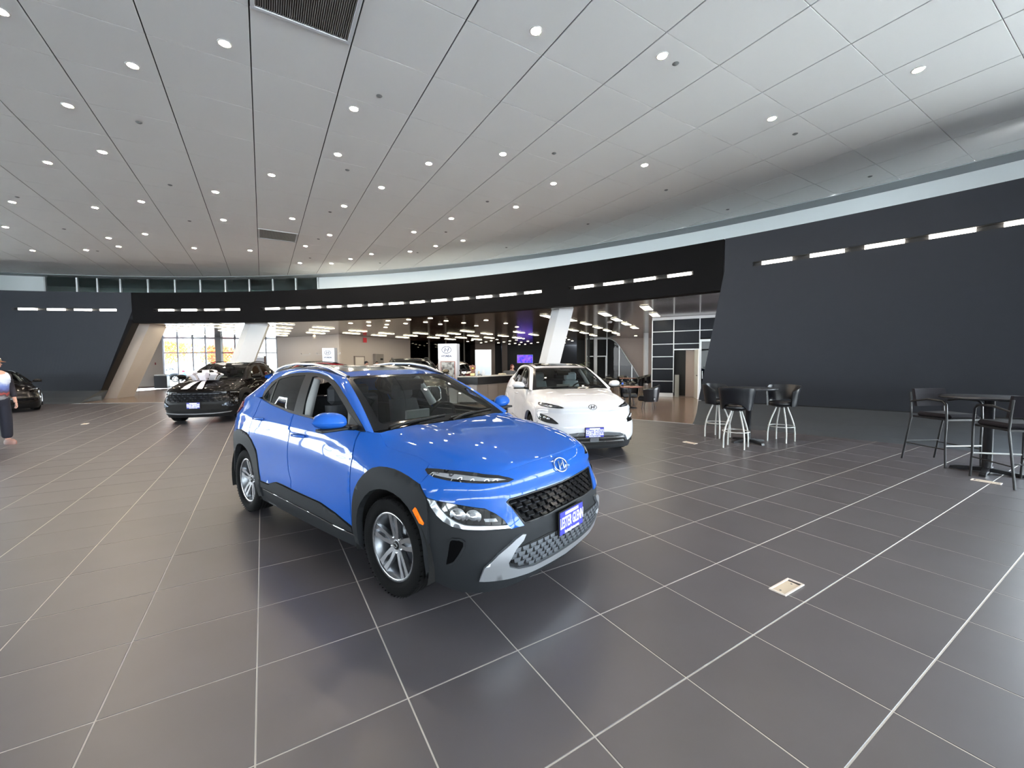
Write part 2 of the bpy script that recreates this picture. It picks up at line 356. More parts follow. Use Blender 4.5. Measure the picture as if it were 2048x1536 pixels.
# glass front of the building seen through the left opening
def glazing(name,p,q,z0,z1,xs,zs,frame,pane,w=.07,panes=True,doors=None):
    p=Vector((*p,0));q=Vector((*q,0)); d=q-p; L=d.length; a=atan2(d.y,d.x); root=struct(link(name,None,None,(p.x,p.y,0),a)); root.empty_display_size=.1
    f=MB()
    for x in xs: f.box((x*L,0,(z0+z1)/2),(w,.12,z1-z0))
    for z in zs: f.box((L/2,0,z),(L,.09,w))
    f.build('window_frame',frame,root); X=sorted(xs); Z=sorted(zs)
    for i in range(len(X)-1):
        for j in range(len(Z)-1): MB().box(((X[i]+X[i+1])/2*L,0,(Z[j]+Z[j+1])/2),((X[i+1]-X[i])*L-w,.008,Z[j+1]-Z[j]-w)).build('pane',pane,root)
    return root,L
M_frame=mat('window_frame_grey',(150,152,160),.4,metal=.3)
glazing('window_2',(-25.1,29.6),(-17.9,31.3),0,3.6,[0,.12,.25,.36,.45,.62,.78,.9,1],[.05,2.5,3.55],M_frame,G_clear,.09)
struct(MB().box((-21.3,29.9,1.8),(.35,.35,3.6),.2).build('trim_8',mat('column_grey',(96,98,100),.5)))
# ---------------------------------------------------------------- glass front behind and beside the camera
FP=[pol(39.15,32.3)[:2],(10.5,-4.5),(1.,-8.),(-13.,-9.5),(-27.,-7.),(-33.,6.),pol(107.05,32.3)[:2]]
for k in range(len(FP)-1):
    p,q=FP[k],FP[k+1]
    if k>=9: vwall('wall_left_return' if k==4 else 'wall_left_end',q,p,0,6.1,M_slate,.2); continue
    L=hypot(q[0]-p[0],q[1]-p[1]); n=max(2,round(L/2.6))
    glazing('window_%d'%(3+k),p,q,0,6.1,[i/n for i in range(n+1)],[.04,2.9,6.05],mat('dark_mullion',(70,72,76),.4),G_clear,.16)
# ground outside
M_asph=mat('asphalt',(190,190,188),.9,noise=.1,nscale=1.)
m=MB(); m.add([(-160,-160,-.15),(160,-160,-.15),(160,200,-.15),(-160,200,-.15)],[(0,1,2,3)]); struct(m.build('ground',M_asph))
# ================================================================== LAMPS AND CEILING FITTINGS
M_lamp=mat('downlight_lens',(255,240,220),.4,emit=DOWN_E,ecol=(255,236,212))
M_trof=mat('troffer_lens',(255,250,230),.4,emit=TROF_E,ecol=(255,244,214))
M_trim=mat('lamp_trim',(205,205,203),.35,metal=.3)
HC=6.08
def row_word(x,y): return ('left' if x<-.45*y else 'right' if x>.1*y else 'middle')
DL=[(0.36,5.8),(2.25,6.27),(6.35,6.6),(4.87,7.85),(-4.0,5.98),(-5.67,6.39),(-7.65,7.32),(-2.76,7.47),(-3.71,9.04),(-5.68,9.97),(-1.84,9.47),(-0.16,9.07),(3.07,9.61),(1.08,10.54),(-8.6,8.87),(-10.24,9.3),(-3.3,10.7),(-7.69,10.9),(0.15,12.07),(-4.75,11.91),(-10.15,11.49),(-13.66,11.46),(-11.83,11.89),(-8.93,12.96),(-1.85,12.97),(-6.75,12.88),(-12.53,14.26),(-14.18,14.67),(-14.82,15.71),(-6.32,14.51),(-16.32,13.46),(-18.6,16.16),(-16.5,16.14),(-12.18,15.98),(-10.28,16.37),(-7.82,15.82),(-3.32,14.25),(-1.76,15.26),(-2.89,15.94),(-4.06,16.68),(-5.72,17.01),(-6.88,17.78),(-8.03,18.54),(-9.37,18.41),(-6.46,5.43)]
ringm=MB().lathe([(.062,.012),(.066,-.006),(.085,-.008),(.088,.0)],n=24).mesh('trim_ring',M_trim)
lensm=MB().lathe([(.0001,.006),(.063,.006)],n=24).mesh('lens',M_lamp)
lensm.flip_normals()
DW={0:'large downlight near the top centre of the photo',1:'downlight beside a dark speaker disc at the upper right',2:'downlight nearest the top right corner of the photo',3:'downlight right of centre, second nearest the right edge',4:'downlight just left of the large air grille',5:'downlight upper left, second left of the large air grille',6:'downlight upper left, third left of the large air grille',7:'downlight below the large air grille, over the blue car',12:'single downlight low on the right half of the hall ceiling',44:'downlight cut by the left edge of the photo'}
for k,(x,y) in enumerate(DL):
    lab=DW.get(k,'round recessed downlight in the %s part of the hall ceiling, %s rows'%(row_word(x,y),'nearer' if y<11 else 'middle' if y<14.8 else 'farthest'))
    t=thing('downlight',lab,'lamp',(x,y,HC),0,'downlights in the panelled hall ceiling' if k in DW else 'downlights, %s part, %s rows'%(row_word(x,y),'nearer' if y<11 else 'middle' if y<14.8 else 'farthest'))
    link('trim_ring',ringm,t); link('lens',lensm,t,(0,0,-.011))
SP=[(-2.2,7.13),(2.51,6.43),(-6.89,7.83),(5.66,8.37),(0.94,9.06),(-3.79,9.75),(8.81,10.27),(4.08,10.98),(6.43,12.38),(2.51,13.57),(-5.35,12.36),(-0.65,11.66),(-6.92,14.96),(-8.51,17.57),(-2.23,14.28),(-3.79,16.84),(-5.85,18.51),(-0.18,16.21),(-13.13,11.13),(-14.68,13.69),(-16.21,16.29),(-10.04,13.03),(-8.51,10.47)]
spm=MB().lathe([(.0001,-.012),(.035,-.012),(.042,-.002),(.05,0)],n=16).mesh('sprinkler',mat('grey_disc',(120,122,122),.5))
SW={0:'grey ceiling disc just above the downlight over the blue car',1:'grey ceiling disc right beside the upper right downlight',2:'grey ceiling disc in the upper left of the photo',3:'grey ceiling disc below right of the right hand downlight'}
for k,(x,y) in enumerate(SP):
    o=link('sprinkler_cover',spm,None,(x,y,HC))
    tag(o,SW.get(k,'small grey disc in the %s part of the hall ceiling, %s'%(row_word(x,y),'nearer rows' if y<12 else 'far rows')),'ceiling disc','grey discs in the panelled ceiling' if k in SW else 'grey discs, %s, %s'%(row_word(x,y),'nearer rows' if y<12 else 'far rows'))
# troffers and downlights of the back room
TR=[(-11.29,20.23),(-12.45,22.21),(-13.62,24.2),(-14.74,26.11),(-15.87,27.97),(-10.3,22.56),(-11.43,24.47),(-12.52,26.32),(-9.29,24.88),(-10.42,26.78),(-8.24,27.08),(-9.31,28.85),(-6.03,27.29),(-7.19,29.27),(-8.27,31.11),(-2.77,25.8),(-3.88,27.72),(-5.,29.64),(-6.03,31.74),(-1.69,28.04),(-2.81,30.),(-3.94,31.98),(-5.07,33.93),(-.62,30.42),(-1.77,32.37),(-2.92,34.44),(.49,26.98),(1.57,29.28),(.43,32.77),(3.91,17.22),(4.96,19.42),(6.02,21.58),(7.15,23.95),(5.02,15.33),(6.11,17.58),(3.87,21.37),(4.93,23.53),(6.03,25.87),(7.13,28.17),(4.91,27.79),(6.01,30.27),(3.85,25.53),(1.6,17.9),(2.75,19.3),(2.7,23.5),(-14.3,20.4),(-15.4,22.3),(-16.6,24.3),(-17.7,26.2),(-15.9,20.9),(-17.2,21.4),(-18.2,22.6),(-19.4,24.6),(-20.5,26.5)]
tb=MB().box((0,0,-.004),(1.25,.34,.012),0,.003).mesh('housing',M_trim); tl=MB().box((0,0,-.012),(1.19,.29,.008)).mesh('lens',M_trof)
for k,(x,y) in enumerate(TR):
    g='left' if x<-7.9 else 'right' if x>2.3 else 'middle'; f='near' if y<22 else 'far'
    t=thing('troffer_light','rectangular light in the %s %s part of the dark back room ceiling'%(f,g),'lamp',(x,y,3.588),radians(64),'rectangular lights, %s %s part of the back room ceiling'%(f,g))
    link('housing',tb,t); link('lens',tl,t)
BD=[(-7.96,20.37),(-6.88,19.83),(-7.49,21.62),(-5.8,19.35),(-6.41,21.15),(-6.97,22.77),(-5.32,20.67),(-4.71,18.87),(-4.19,20.06),(-3.62,18.37),(-3.67,21.2),(-3.1,19.54),(-2.4,20.6),(-1.9,22.2),(-1.2,19.4),(-.3,21.0),(.3,23.1),(-4.03,37.7),(-3.49,36.31),(-3.,40.31),(-2.42,38.74),(-1.83,36.81),(-1.25,35.06),(-1.32,40.78),(-.74,39.18),(-.17,37.41),(.41,35.89),(.99,34.08),(-.25,43.43),(.35,41.86),(.92,39.96),(1.5,38.13),(.84,45.),(1.44,44.09),(2.,42.23),(2.57,40.41),(5.,36.),(5.6,38.),(4.6,40.),(5.4,42.),(4.4,33.5),(7.9,30.4),(9.5,31.5),(-13.9,29.0),(-15.2,30.2),(-12.3,29.2),(-11.2,29.9),(-10.6,31.2)]
bm_=MB().lathe([(.0001,-.010),(.075,-.010),(.1,-.006),(.105,0)],n=16).mesh('back_lens',M_trof)
for k,(x,y) in enumerate(BD):
    g='left' if x<-9 else 'right' if x>3.5 else 'middle'; f='near' if y<24 else 'far'
    o=link('ceiling_spot',bm_,None,(x,y,3.597)); tag(o,'small round light in the %s %s part of the back room ceiling'%(f,g),'lamp','round lights, %s %s part of the back room ceiling'%(f,g))
tag(MB().lathe([(.0001,-.06),(.1,-.055),(.13,-.02),(.14,0)],(4.9,20.6,3.6),20).build('smoke_detector',M_white),'white round smoke detector on the dark ceiling near the leaning white column','detector')
# ================================================================== CAR BODY SURFACE
def crom(xs, ys, x):
    xs=np.asarray(xs,float); ys=np.asarray(ys,float); x=np.asarray(x,float)
    n=len(xs); h=np.diff(xs); d=np.diff(ys)/h
    m=np.empty(n); m[0]=d[0]; m[-1]=d[-1]
    for i in range(1,n-1):
        m[i]=0 if d[i-1]*d[i]<=0 else (h[i-1]+h[i])/(h[i-1]/d[i]+h[i]/d[i-1])
    xc=np.clip(x,xs[0],xs[-1]); i=np.clip(np.searchsorted(xs,xc,side='right')-1,0,n-2)
    t=(xc-xs[i])/h[i]; t2=t*t; t3=t2*t
    return (2*t3-3*t2+1)*ys[i]+(t3-2*t2+t)*h[i]*m[i]+(-2*t3+3*t2)*ys[i+1]+(t3-t2)*h[i]*m[i+1]
PLAN=[(.87,0),(.865,.2),(.84,.42),(.785,.6),(.70,.725),(.57,.80),(.4,.842),(.2,.868),(0,.88),(-.35,.888),(-.8,.89),(-1.3,.89),(-1.8,.89),(-2.3,.888),(-2.6,.88),(-2.9,.85),(-3.1,.79),(-3.24,.69),(-3.31,.5),(-3.335,.25),(-3.34,0)]
class Car:
    ZL=[.12,.2,.3,.4,.5,.6,.68,.74,.8,.86,.92,1.0,1.08,1.2,1.3]
    #    station: s given by side-x (float) or front 'y'
    TAB=[('y',0.0,[-.11,-.045,-.02,-.0,.0,-.005,-.02,-.04,-.055,-.075,-.15,-.25,-.4,-.5,-.6]),
         ('y',.45,[-.11,-.05,-.02,-.0,.0,-.01,-.03,-.05,-.07,-.095,-.165,-.3,-.4,-.5,-.6]),
         ('y',.725,[-.10,-.05,-.02,-.0,.0,-.01,-.03,-.05,-.075,-.11,-.18,-.3,-.4,-.5,-.6]),
         ('x',.4,[-.08,-.04,-.015,0,.0,.0,-.005,-.012,-.025,-.06,-.13,-.22,-.3,-.5,-.6]),
         ('x',0.05,[-.08,-.04,-.015,.0,.0,.0,.0,-.004,-.012,-.035,-.085,-.19,-.24,-.4,-.5]),
         ('x',-.3,[-.1,-.06,-.03,-.015,-.005,0,0,-.004,-.01,-.025,-.055,-.10,-.15,-.3,-.4]),
         ('x',-.7,[-.1,-.05,-.012,0,.0,-.006,-.01,-.012,-.012,-.02,-.035,-.058,-.09,-.15,-.2]),
         ('x',-1.8,[-.1,-.05,-.012,0,.0,-.008,-.014,-.016,-.014,-.014,-.022,-.045,-.08,-.145,-.2]),
         ('x',-2.6,[-.08,-.04,-.015,.0,.0,.0,.0,.004,.006,.004,-.004,-.03,-.07,-.125,-.18]),
         ('x',-3.05,[-.10,-.05,-.02,-.0,.0,-.0,-.0,-.0,-.0,-.005,-.012,-.03,-.07,-.13,-.2]),
         ('y2',0.0,[-.11,-.045,-.02,-.0,.0,-.005,-.02,-.03,-.04,-.05,-.06,-.08,-.1,-.16,-.25])]
    def __init__(c, zoff=None):
        P=np.array(PLAN); n=len(P); t=np.concatenate([[0],np.cumsum(np.hypot(*np.diff(P,axis=0).T))])
        T=np.linspace(0,t[-1],600)
        # smooth Catmull-Rom on parameter t
        def cr(v):
            m=np.gradient(v,t); i=np.clip(np.searchsorted(t,T,side='right')-1,0,n-2)
            h=np.diff(t)[i]; u=(T-t[i])/h
            return (2*u**3-3*u**2+1)*v[i]+(u**3-2*u**2+u)*h*m[i]+(-2*u**3+3*u**2)*v[i+1]+(u**3-u**2)*h*m[i+1]
        c.qx=cr(P[:,0]); c.qy=cr(P[:,1]); c.s=np.concatenate([[0],np.cumsum(np.hypot(np.diff(c.qx),np.diff(c.qy)))])
        dx=np.gradient(c.qx,c.s); dy=np.gradient(c.qy,c.s); dx[0]=0;dx[-1]=0
        l=np.hypot(dx,dy); c.nx=dy/l; c.ny=-dx/l
        c.S=c.s[-1]
        # station s
        st=[]; tb=[]
        for k,v,row in c.TAB:
            st.append(c.sx(v) if k=='x' else (c.sy(v) if k=='y' else c.S)); tb.append(row)
        c.st=np.array(st); c.tb=np.array(tb)
        c.zg=np.linspace(.1,1.3,241)
        rows=np.array([crom(c.ZL,r,c.zg) for r in c.tb])
        c.sg=np.linspace(0,c.S,300)
        c.tab=np.array([crom(c.st,rows[:,j],c.sg) for j in range(len(c.zg))]).T  # [s,z]
    def sx(c,x): # side: s where qx==x with y>0 portion (monotone decreasing)
        return np.interp(-np.asarray(x,float),-c.qx,c.s)
    def sy(c,y): # front
        m=c.s<c.s[np.argmax(c.qy>.85)]
        return np.interp(np.asarray(y,float),c.qy[m],c.s[m])
    def off(c,s,z):
        s=np.asarray(s,float);z=np.asarray(z,float)
        a=np.clip(s/c.S*(len(c.sg)-1),0,len(c.sg)-1.001); b=np.clip((z-.1)/1.2*240,0,239.999)
        i=a.astype(int);j=b.astype(int);u=a-i;v=b-j;T=c.tab
        o=(1-u)*(1-v)*T[i,j]+u*(1-v)*T[i+1,j]+(1-u)*v*T[i,j+1]+u*v*T[i+1,j+1]
        x=np.interp(s,c.s,c.qx)
        # shoulder crease along the doors and a hollow below it
        zc=.985+.035*np.clip((-x-1.0)/1.6,0,1)-.10*np.clip((x+.9)/.6,0,1)
        w=np.clip((-x-.25)/.3,0,1)*np.clip((x+3.15)/.3,0,1)
        o=o-w*(.012*np.clip((zc-z)/.03,0,1)*np.clip(1-(zc-z)/.3,0,1))
        # nose fold: the face steps back below the crease that runs under the lamps
        f=np.clip((.55-s)/.12,0,1)+0*s; fz=.80+.0*s
        wf=np.clip((1.15-s)/.2,0,1)
        o=o-wf*.022*np.clip((fz-z)/.03,0,1)*np.clip((z-.56)/.12,0,1)
        return o
    def wrap(c,s,z,side=1,e=0.):
        s=np.asarray(s,float);z=np.asarray(z,float)
        o=c.off(s,z)+e
        nx=np.interp(s,c.s,c.nx);ny=np.interp(s,c.s,c.ny)
        return np.stack([np.interp(s,c.s,c.qx)+nx*o,side*(np.interp(s,c.s,c.qy)+ny*o),z+0*s],-1)
def lerp(a,b,t): return a+(b-a)*t
def resample(P,step,closed=True):
    out=[];n=len(P)
    for i in range(n if closed else n-1):
        a=np.array(P[i],float);b=np.array(P[(i+1)%n],float);k=max(1,int(np.ceil(np.hypot(*(b-a))/step)))
        out+=[tuple(a+(b-a)*j/k) for j in range(k)]
    if not closed: out.append(tuple(P[-1]))
    return out
def inpoly(x,y,P):
    c=np.zeros(np.shape(x),bool);n=len(P)
    for i in range(n):
        x0,y0=P[i];x1,y1=P[(i+1)%n]
        if y0==y1: continue
        m=((y0>y)!=(y1>y))&(x<(x1-x0)*(y-y0)/(y1-y0)+x0); c^=m
    return c
def smooth_poly(P,closed=True,it=2):
    for _ in range(it):
        Q=[];n=len(P)
        for i in range(n if closed else n-1):
            a=np.array(P[i],float);b=np.array(P[(i+1)%n],float); Q+=[tuple(.75*a+.25*b),tuple(.25*a+.75*b)]
        P=Q if closed else [P[0]]+Q+[P[-1]]
    return P
def panel(name,P,surf,m,parent,e=.008,depth=.016,step=.05,holes=(),rim=True,smooth_it=0,sc=None,flipz=False):
    """cut a panel with outline P out of the surface surf(a,b,e) -> 3-D"""
    if smooth_it: P=smooth_poly(P,True,smooth_it)
    loops=[resample(P,step)]+[resample(h,step) for h in holes]
    pts=[];edges=[]
    for Lp in loops:
        b=len(pts); pts+=Lp; n=len(Lp); edges+=[(b+i,b+(i+1)%n) for i in range(n)]
    A=np.array(pts); x0,y0=A.min(0);x1,y1=A.max(0)
    gx,gy=np.meshgrid(np.arange(x0+step*.5,x1,step),np.arange(y0+step*.5,y1,step*.866)); gx=gx+((np.arange(gx.shape[0])%2)*step*.5)[:,None]
    gx=gx.ravel();gy=gy.ravel(); k=inpoly(gx,gy,loops[0])
    for h in loops[1:]: k&=~inpoly(gx,gy,h)
    gx=gx[k];gy=gy[k]
    if len(gx):
        B=np.concatenate([np.array(l_) for l_ in loops]); d=np.min(np.hypot(gx[:,None]-B[None,:,0],gy[:,None]-B[None,:,1]),1); k=d>step*.45; gx=gx[k];gy=gy[k]
    allp=[Vector(p) for p in pts]+[Vector((a,b)) for a,b in zip(gx,gy)]
    vs,es,fs,_,_,_=delaunay_2d_cdt(allp,edges,[],0,1e-7)
    V=np.array([(v.x,v.y) for v in vs]); F=[f for f in fs if len(f)>=3]
    cx=np.array([V[list(f)].mean(0) for f in F]); k=inpoly(cx[:,0],cx[:,1],loops[0])
    for h in loops[1:]: k&=~inpoly(cx[:,0],cx[:,1],h)
    F=[f for f,q in zip(F,k) if q]
    X=surf(V[:,0],V[:,1],e); X2=surf(V[:,0],V[:,1],e-depth)
    # outward side = away from the deeper copy
    f=F[len(F)//2]; nrm=np.cross(X[f[1]]-X[f[0]],X[f[2]]-X[f[0]]); 
    s=0
    for f in F[::max(1,len(F)//9)]: s+=np.sign(np.dot(np.cross(X[f[1]]-X[f[0]],X[f[2]]-X[f[0]]),(X-X2)[f[0]]))
    if s<0: F=[f[::-1] for f in F]
    mb=MB(); mb.add(X,F,True)
    if rim and depth:
        cnt={}
        for f in F:
            for i in range(len(f)):
                a,b=f[i],f[(i+1)%len(f)]; 
                if (b,a) in cnt: del cnt[(b,a)]
                else: cnt[(a,b)]=1
        n=len(V); mb.add(list(X)+list(X2),[(b,a,n+a,n+b) for a,b in cnt],False)
    if sc is not None: mb.v=[(x*sc[0],y*sc[1],z*sc[2]) for x,y,z in mb.v]
    return mb.build(name,m,parent)
def opt(name,d,**kw): return kw.get(name,d)
K=Car()
SX=lambda x: float(K.sx(x))
ZEDGE=[(0,.912),(.2,.908),(.415,.899),(.58,.886),(.75,.897),(.95,.906),(1.15,.911),(1.19,.925),(1.30,.951),(1.5,.966),(1.646,.988),(1.693,1.027),(1.76,1.070),(1.9,1.068),(2.0,1.088),(2.64,1.105),(3.16,1.126),(3.61,1.172),(3.87,1.215),(4.1,1.235),(4.6,1.20),(5.0,1.15),(5.49,1.12)]
def zedge(s): return np.interp(np.abs(s),[p[0] for p in ZEDGE],[p[1] for p in ZEDGE])
ARCH_F=[(1.87,.20),(1.858,.33),(1.845,.46),(1.795,.572),(1.681,.687),(1.571,.733),(1.434,.743),(1.289,.70),(1.172,.575),(1.135,.45),(1.13,.33),(1.14,.22)]
_c0=SX(0.);_c1=SX(-2.6)
ARCH_R=[(_c1-1*(a-_c0),z) for a,z in ARCH_F][::-1]
ARCH_R=[(3.70,.20),(3.70,.33),(3.725,.46),(3.775,.575),(3.88,.685),(3.99,.733),(4.12,.745),(4.27,.70),(4.39,.575),(4.44,.45),(4.455,.33),(4.45,.22)]
ARCH_F=smooth_poly(ARCH_F,False,1); ARCH_R=[(3.70,.20),(3.70,.33),(3.725,.46),(3.775,.575),(3.88,.685),(3.99,.733),(4.12,.745),(4.27,.70),(4.39,.575),(4.44,.45),(4.455,.33),(4.45,.22)]; ARCH_R=smooth_poly(ARCH_R,False,1)
OUT_F=[(1.912,.378),(1.9,.447),(1.885,.583),(1.834,.713),(1.72,.821),(1.63,.869),(1.481,.880),(1.332,.862),(1.183,.819),(1.121,.748)]
OUT_R=[(3.601,.45),(3.652,.603),(3.695,.715),(3.80,.81),(3.93,.866),(4.1,.886),(4.28,.868),(4.45,.80),(4.56,.70)]
OUT_F=[OUT_F[0]]+smooth_poly(OUT_F[1:9],False,1)+OUT_F[9:]; OUT_R=smooth_poly(OUT_R,False,1)
DLO=[(-2.482,1.225),(-2.52,1.265),(-2.483,1.333),(-2.369,1.405),(-2.267,1.443),(-2.103,1.470),(-1.897,1.487),(-1.694,1.494),(-1.496,1.492),(-1.335,1.480),(-1.16,1.445),(-.966,1.376),(-.768,1.289),(-.576,1.196),(-.363,1.083),(-.42,1.076),(-.763,1.080),(-1.229,1.100),(-1.703,1.125),(-1.946,1.146),(-2.209,1.168),(-2.40,1.195)]
W_Q=[(-2.44,1.232),(-2.42,1.273),(-2.35,1.345),(-2.275,1.402),(-2.245,1.319),(-2.205,1.195),(-2.336,1.207)]
W_R=[(-2.245,1.412),(-2.195,1.428),(-1.955,1.458),(-1.70,1.470),(-1.645,1.304),(-1.588,1.140),(-1.752,1.150),(-2.165,1.190),(-2.205,1.3)]
W_F=[(-1.54,1.455),(-1.468,1.460),(-1.255,1.430),(-1.116,1.392),(-1.015,1.352),(-.76,1.236),(-.64,1.176),(-.60,1.10),(-.775,1.097),(-1.187,1.116),(-1.40,1.128),(-1.46,1.261)]
def sideglass(sd):
    def f(x,z,e=0.):
        x=np.asarray(x,float);z=np.asarray(z,float)
        y=.795-.50*(z-1.085)-.05*np.clip((x+.9)/.6,0,1)*np.clip((z-1.1),0,1)*0-.06*np.clip((-x-2.1)/.6,0,1)**2
        y=y+.012*np.sin(np.clip((z-1.08)/.42,0,1)*pi)
        return np.stack([x,sd*(y+e*.9),z+e*.4],-1)
    return f
def side_at(x,z,sd): return sideglass(sd)(x,z,0.)
WSB=[(-.345,.742,1.072),(-.30,.5,1.083),(-.285,0,1.086)]; WST=[(-1.02,.569,1.455),(-.985,.3,1.468),(-.975,0,1.470)]
def ws(a,b,e=0.):
    """windshield: a across -1..1, b up 0..1"""
    a=np.asarray(a,float);b=np.asarray(b,float); t=np.abs(a)
    def cur(C,i): return crom([0,.64,1],[C[2][i],C[1][i],C[0][i]],t)
    x=lerp(cur(WSB,0),cur(WST,0),b);z=lerp(cur(WSB,2),cur(WST,2),b); y=a*lerp(WSB[0][1],WST[0][1],b)
    q=.030*np.sin(pi*b)*(1-.4*a*a)+e
    return np.stack([x+q*.48,y,z+q*.87],-1)
ROOFX=[-.96,-1.1,-1.3,-1.6,-2.,-2.4,-2.78]; ROOFZ=[1.466,1.493,1.527,1.558,1.563,1.545,1.498]
REX=[-1.02,-1.3,-1.6,-2.,-2.4,-2.78]; REY=[.569,.580,.585,.575,.555,.515]; REZ=[1.455,1.500,1.527,1.530,1.505,1.452]
def roof(x,v,e=0.):
    x=np.asarray(x,float);v=np.asarray(v,float); r=lambda Y: crom(REX[::-1],Y[::-1],x)
    zc=crom(ROOFX[::-1],ROOFZ[::-1],x); ze=r(REZ)
    return np.stack([x+0*v-.0*v,v*r(REY),zc+(ze-zc)*np.abs(v)**3.2+e],-1)
def rearglass(a,b,e=0.):
    a=np.asarray(a,float);b=np.asarray(b,float)
    x=lerp(-3.13+.10*a*a,-2.80+.03*a*a,b);z=lerp(1.165,1.475-.02*a*a,b);y=a*lerp(.62,.50,b); q=.02*np.sin(pi*b)+e
    return np.stack([x-q*.7,y,z+q*.7],-1)
def hoodsurf(s,v,e=0.):
    """s: place along the edge of the hood from the nose back, v: across -1..1"""
    s=np.asarray(s,float);v=np.asarray(v,float)
    P=K.wrap(s,zedge(s),1,.006); xe,ye,ze=P[...,0],P[...,1],P[...,2]
    zc=crom([-.30,-.1,.1,.3,.45,.58,.67,.735,.76],[1.088,1.078,1.062,1.035,1.005,.968,.938,.912,.90],xe)
    w=np.clip(s/.5,0,1); z=zc+(ze-zc)*np.abs(v)**(2+5*w)
    rid=.62-.12*np.clip((xe+.3)/1.0,0,1); z=z+.009*np.exp(-((np.abs(v)-rid)/.07)**2)*np.clip((s-.5)/.5,0,1)
    xx=xe+.045*(1-v*v)*np.clip((s-1.5)/.25,0,1)
    return np.stack([xx,v*ye,z+e],-1)
def front(name,P,m,parent,sides=(1,-1),**kw):
    """panels of the wrap-around lower body; P given for one side, mirrored for the other"""
    o=[]
    for sd in sides:
        o.append(panel(name,P,lambda a,b,e,sd=sd: K.wrap(a,b,-sd,e),m,parent,**kw))
    return o
def wrapc(a,b,e):
    a=np.asarray(a,float); P=K.wrap(np.abs(a),b,1,e); P[...,1]=P[...,1]*np.where(a>0,-1,1); return P
def centre(name,half,m,parent,**kw):
    """panel across the middle: half outline (t>=0) from bottom centre round to top centre"""
    return panel(name,half+[(-a,b) for a,b in half[::-1] if a>1e-6],wrapc,m,parent,**kw)
M_tire=mat('tyre_rubber',(14,14,15),.85,spec=.12,noise=.1,nscale=60)
M_rim=mat('machined_alloy',(214,216,220),.2,metal=.95)
M_rimg=mat('grey_alloy',(120,123,128),.35,metal=.8)
M_clad=mat('grey_cladding',(34,36,39),.6,spec=.15,bump=.06,nscale=900)
M_plast=mat('black_plastic',(17,18,20),.5,spec=.25)
M_liner=mat('wheel_liner',(9,9,10),.9)
M_silver=mat('silver_trim',(186,190,196),.3,metal=.75)
M_lens=mat('lamp_lens_dark',(20,21,23),.06,coat=1.)
M_refl=mat('lamp_reflector',(222,226,232),.12,metal=.9)
M_amber=mat('amber_lens',(255,120,10),.25,coat=.5)
M_red=mat('tail_lens',(120,12,20),.12,coat=1.)
M_int=mat('cabin_black',(20,21,23),.7)
M_seatg=mat('seat_grey',(62,64,68),.8)
M_seatl=mat('seat_pale',(168,178,184),.75)
M_pil=mat('pillar_trim_grey',(150,152,152),.7)
M_platew=mat('plate_white',(236,238,246),.4)
M_plateb=mat('plate_blue',(52,54,168),.35)
G_ws=glass('windshield_glass',(.74,.80,.78),1.42)
G_side=glass('side_glass',(.62,.66,.65),1.5)
G_priv=glass('privacy_glass',(.10,.11,.12),1.6)
def scl(mb,sc):
    mb.v=[(x*sc[0],y*sc[1],z*sc[2]) for x,y,z in mb.v]; return mb
def hlogo(parent,org,X,Y,w,m,name='emblem',th=.006):
    """oval ring with a leaning letter H"""
    X=Vector(X).normalized();Y=Vector(Y).normalized();Z=X.cross(Y);O=Vector(org); a=w/2;b=w*.335; mb=MB()
    P=[O+X*(a*cos(t))+Y*(b*sin(t))+Z*th*.5 for t in np.linspace(0,2*pi,33)]; mb.tube(P,w*.030,6,False)
    def q(p): return [O+X*(x*w)+Y*(y*w)+Z*th for x,y in p]
    for sx in(-1,1):
        c=.17*sx
        mb.extr(q([(c-.10,-.20),(c-.02,-.20),(c+.11,.20),(c+.03,.20)]),-Z*th)
    mb.extr(q([(-.15,-.075),(-.02,-.055),(.15,.075),(.02,.055)]),-Z*th)
    return mb.build(name,m,parent)
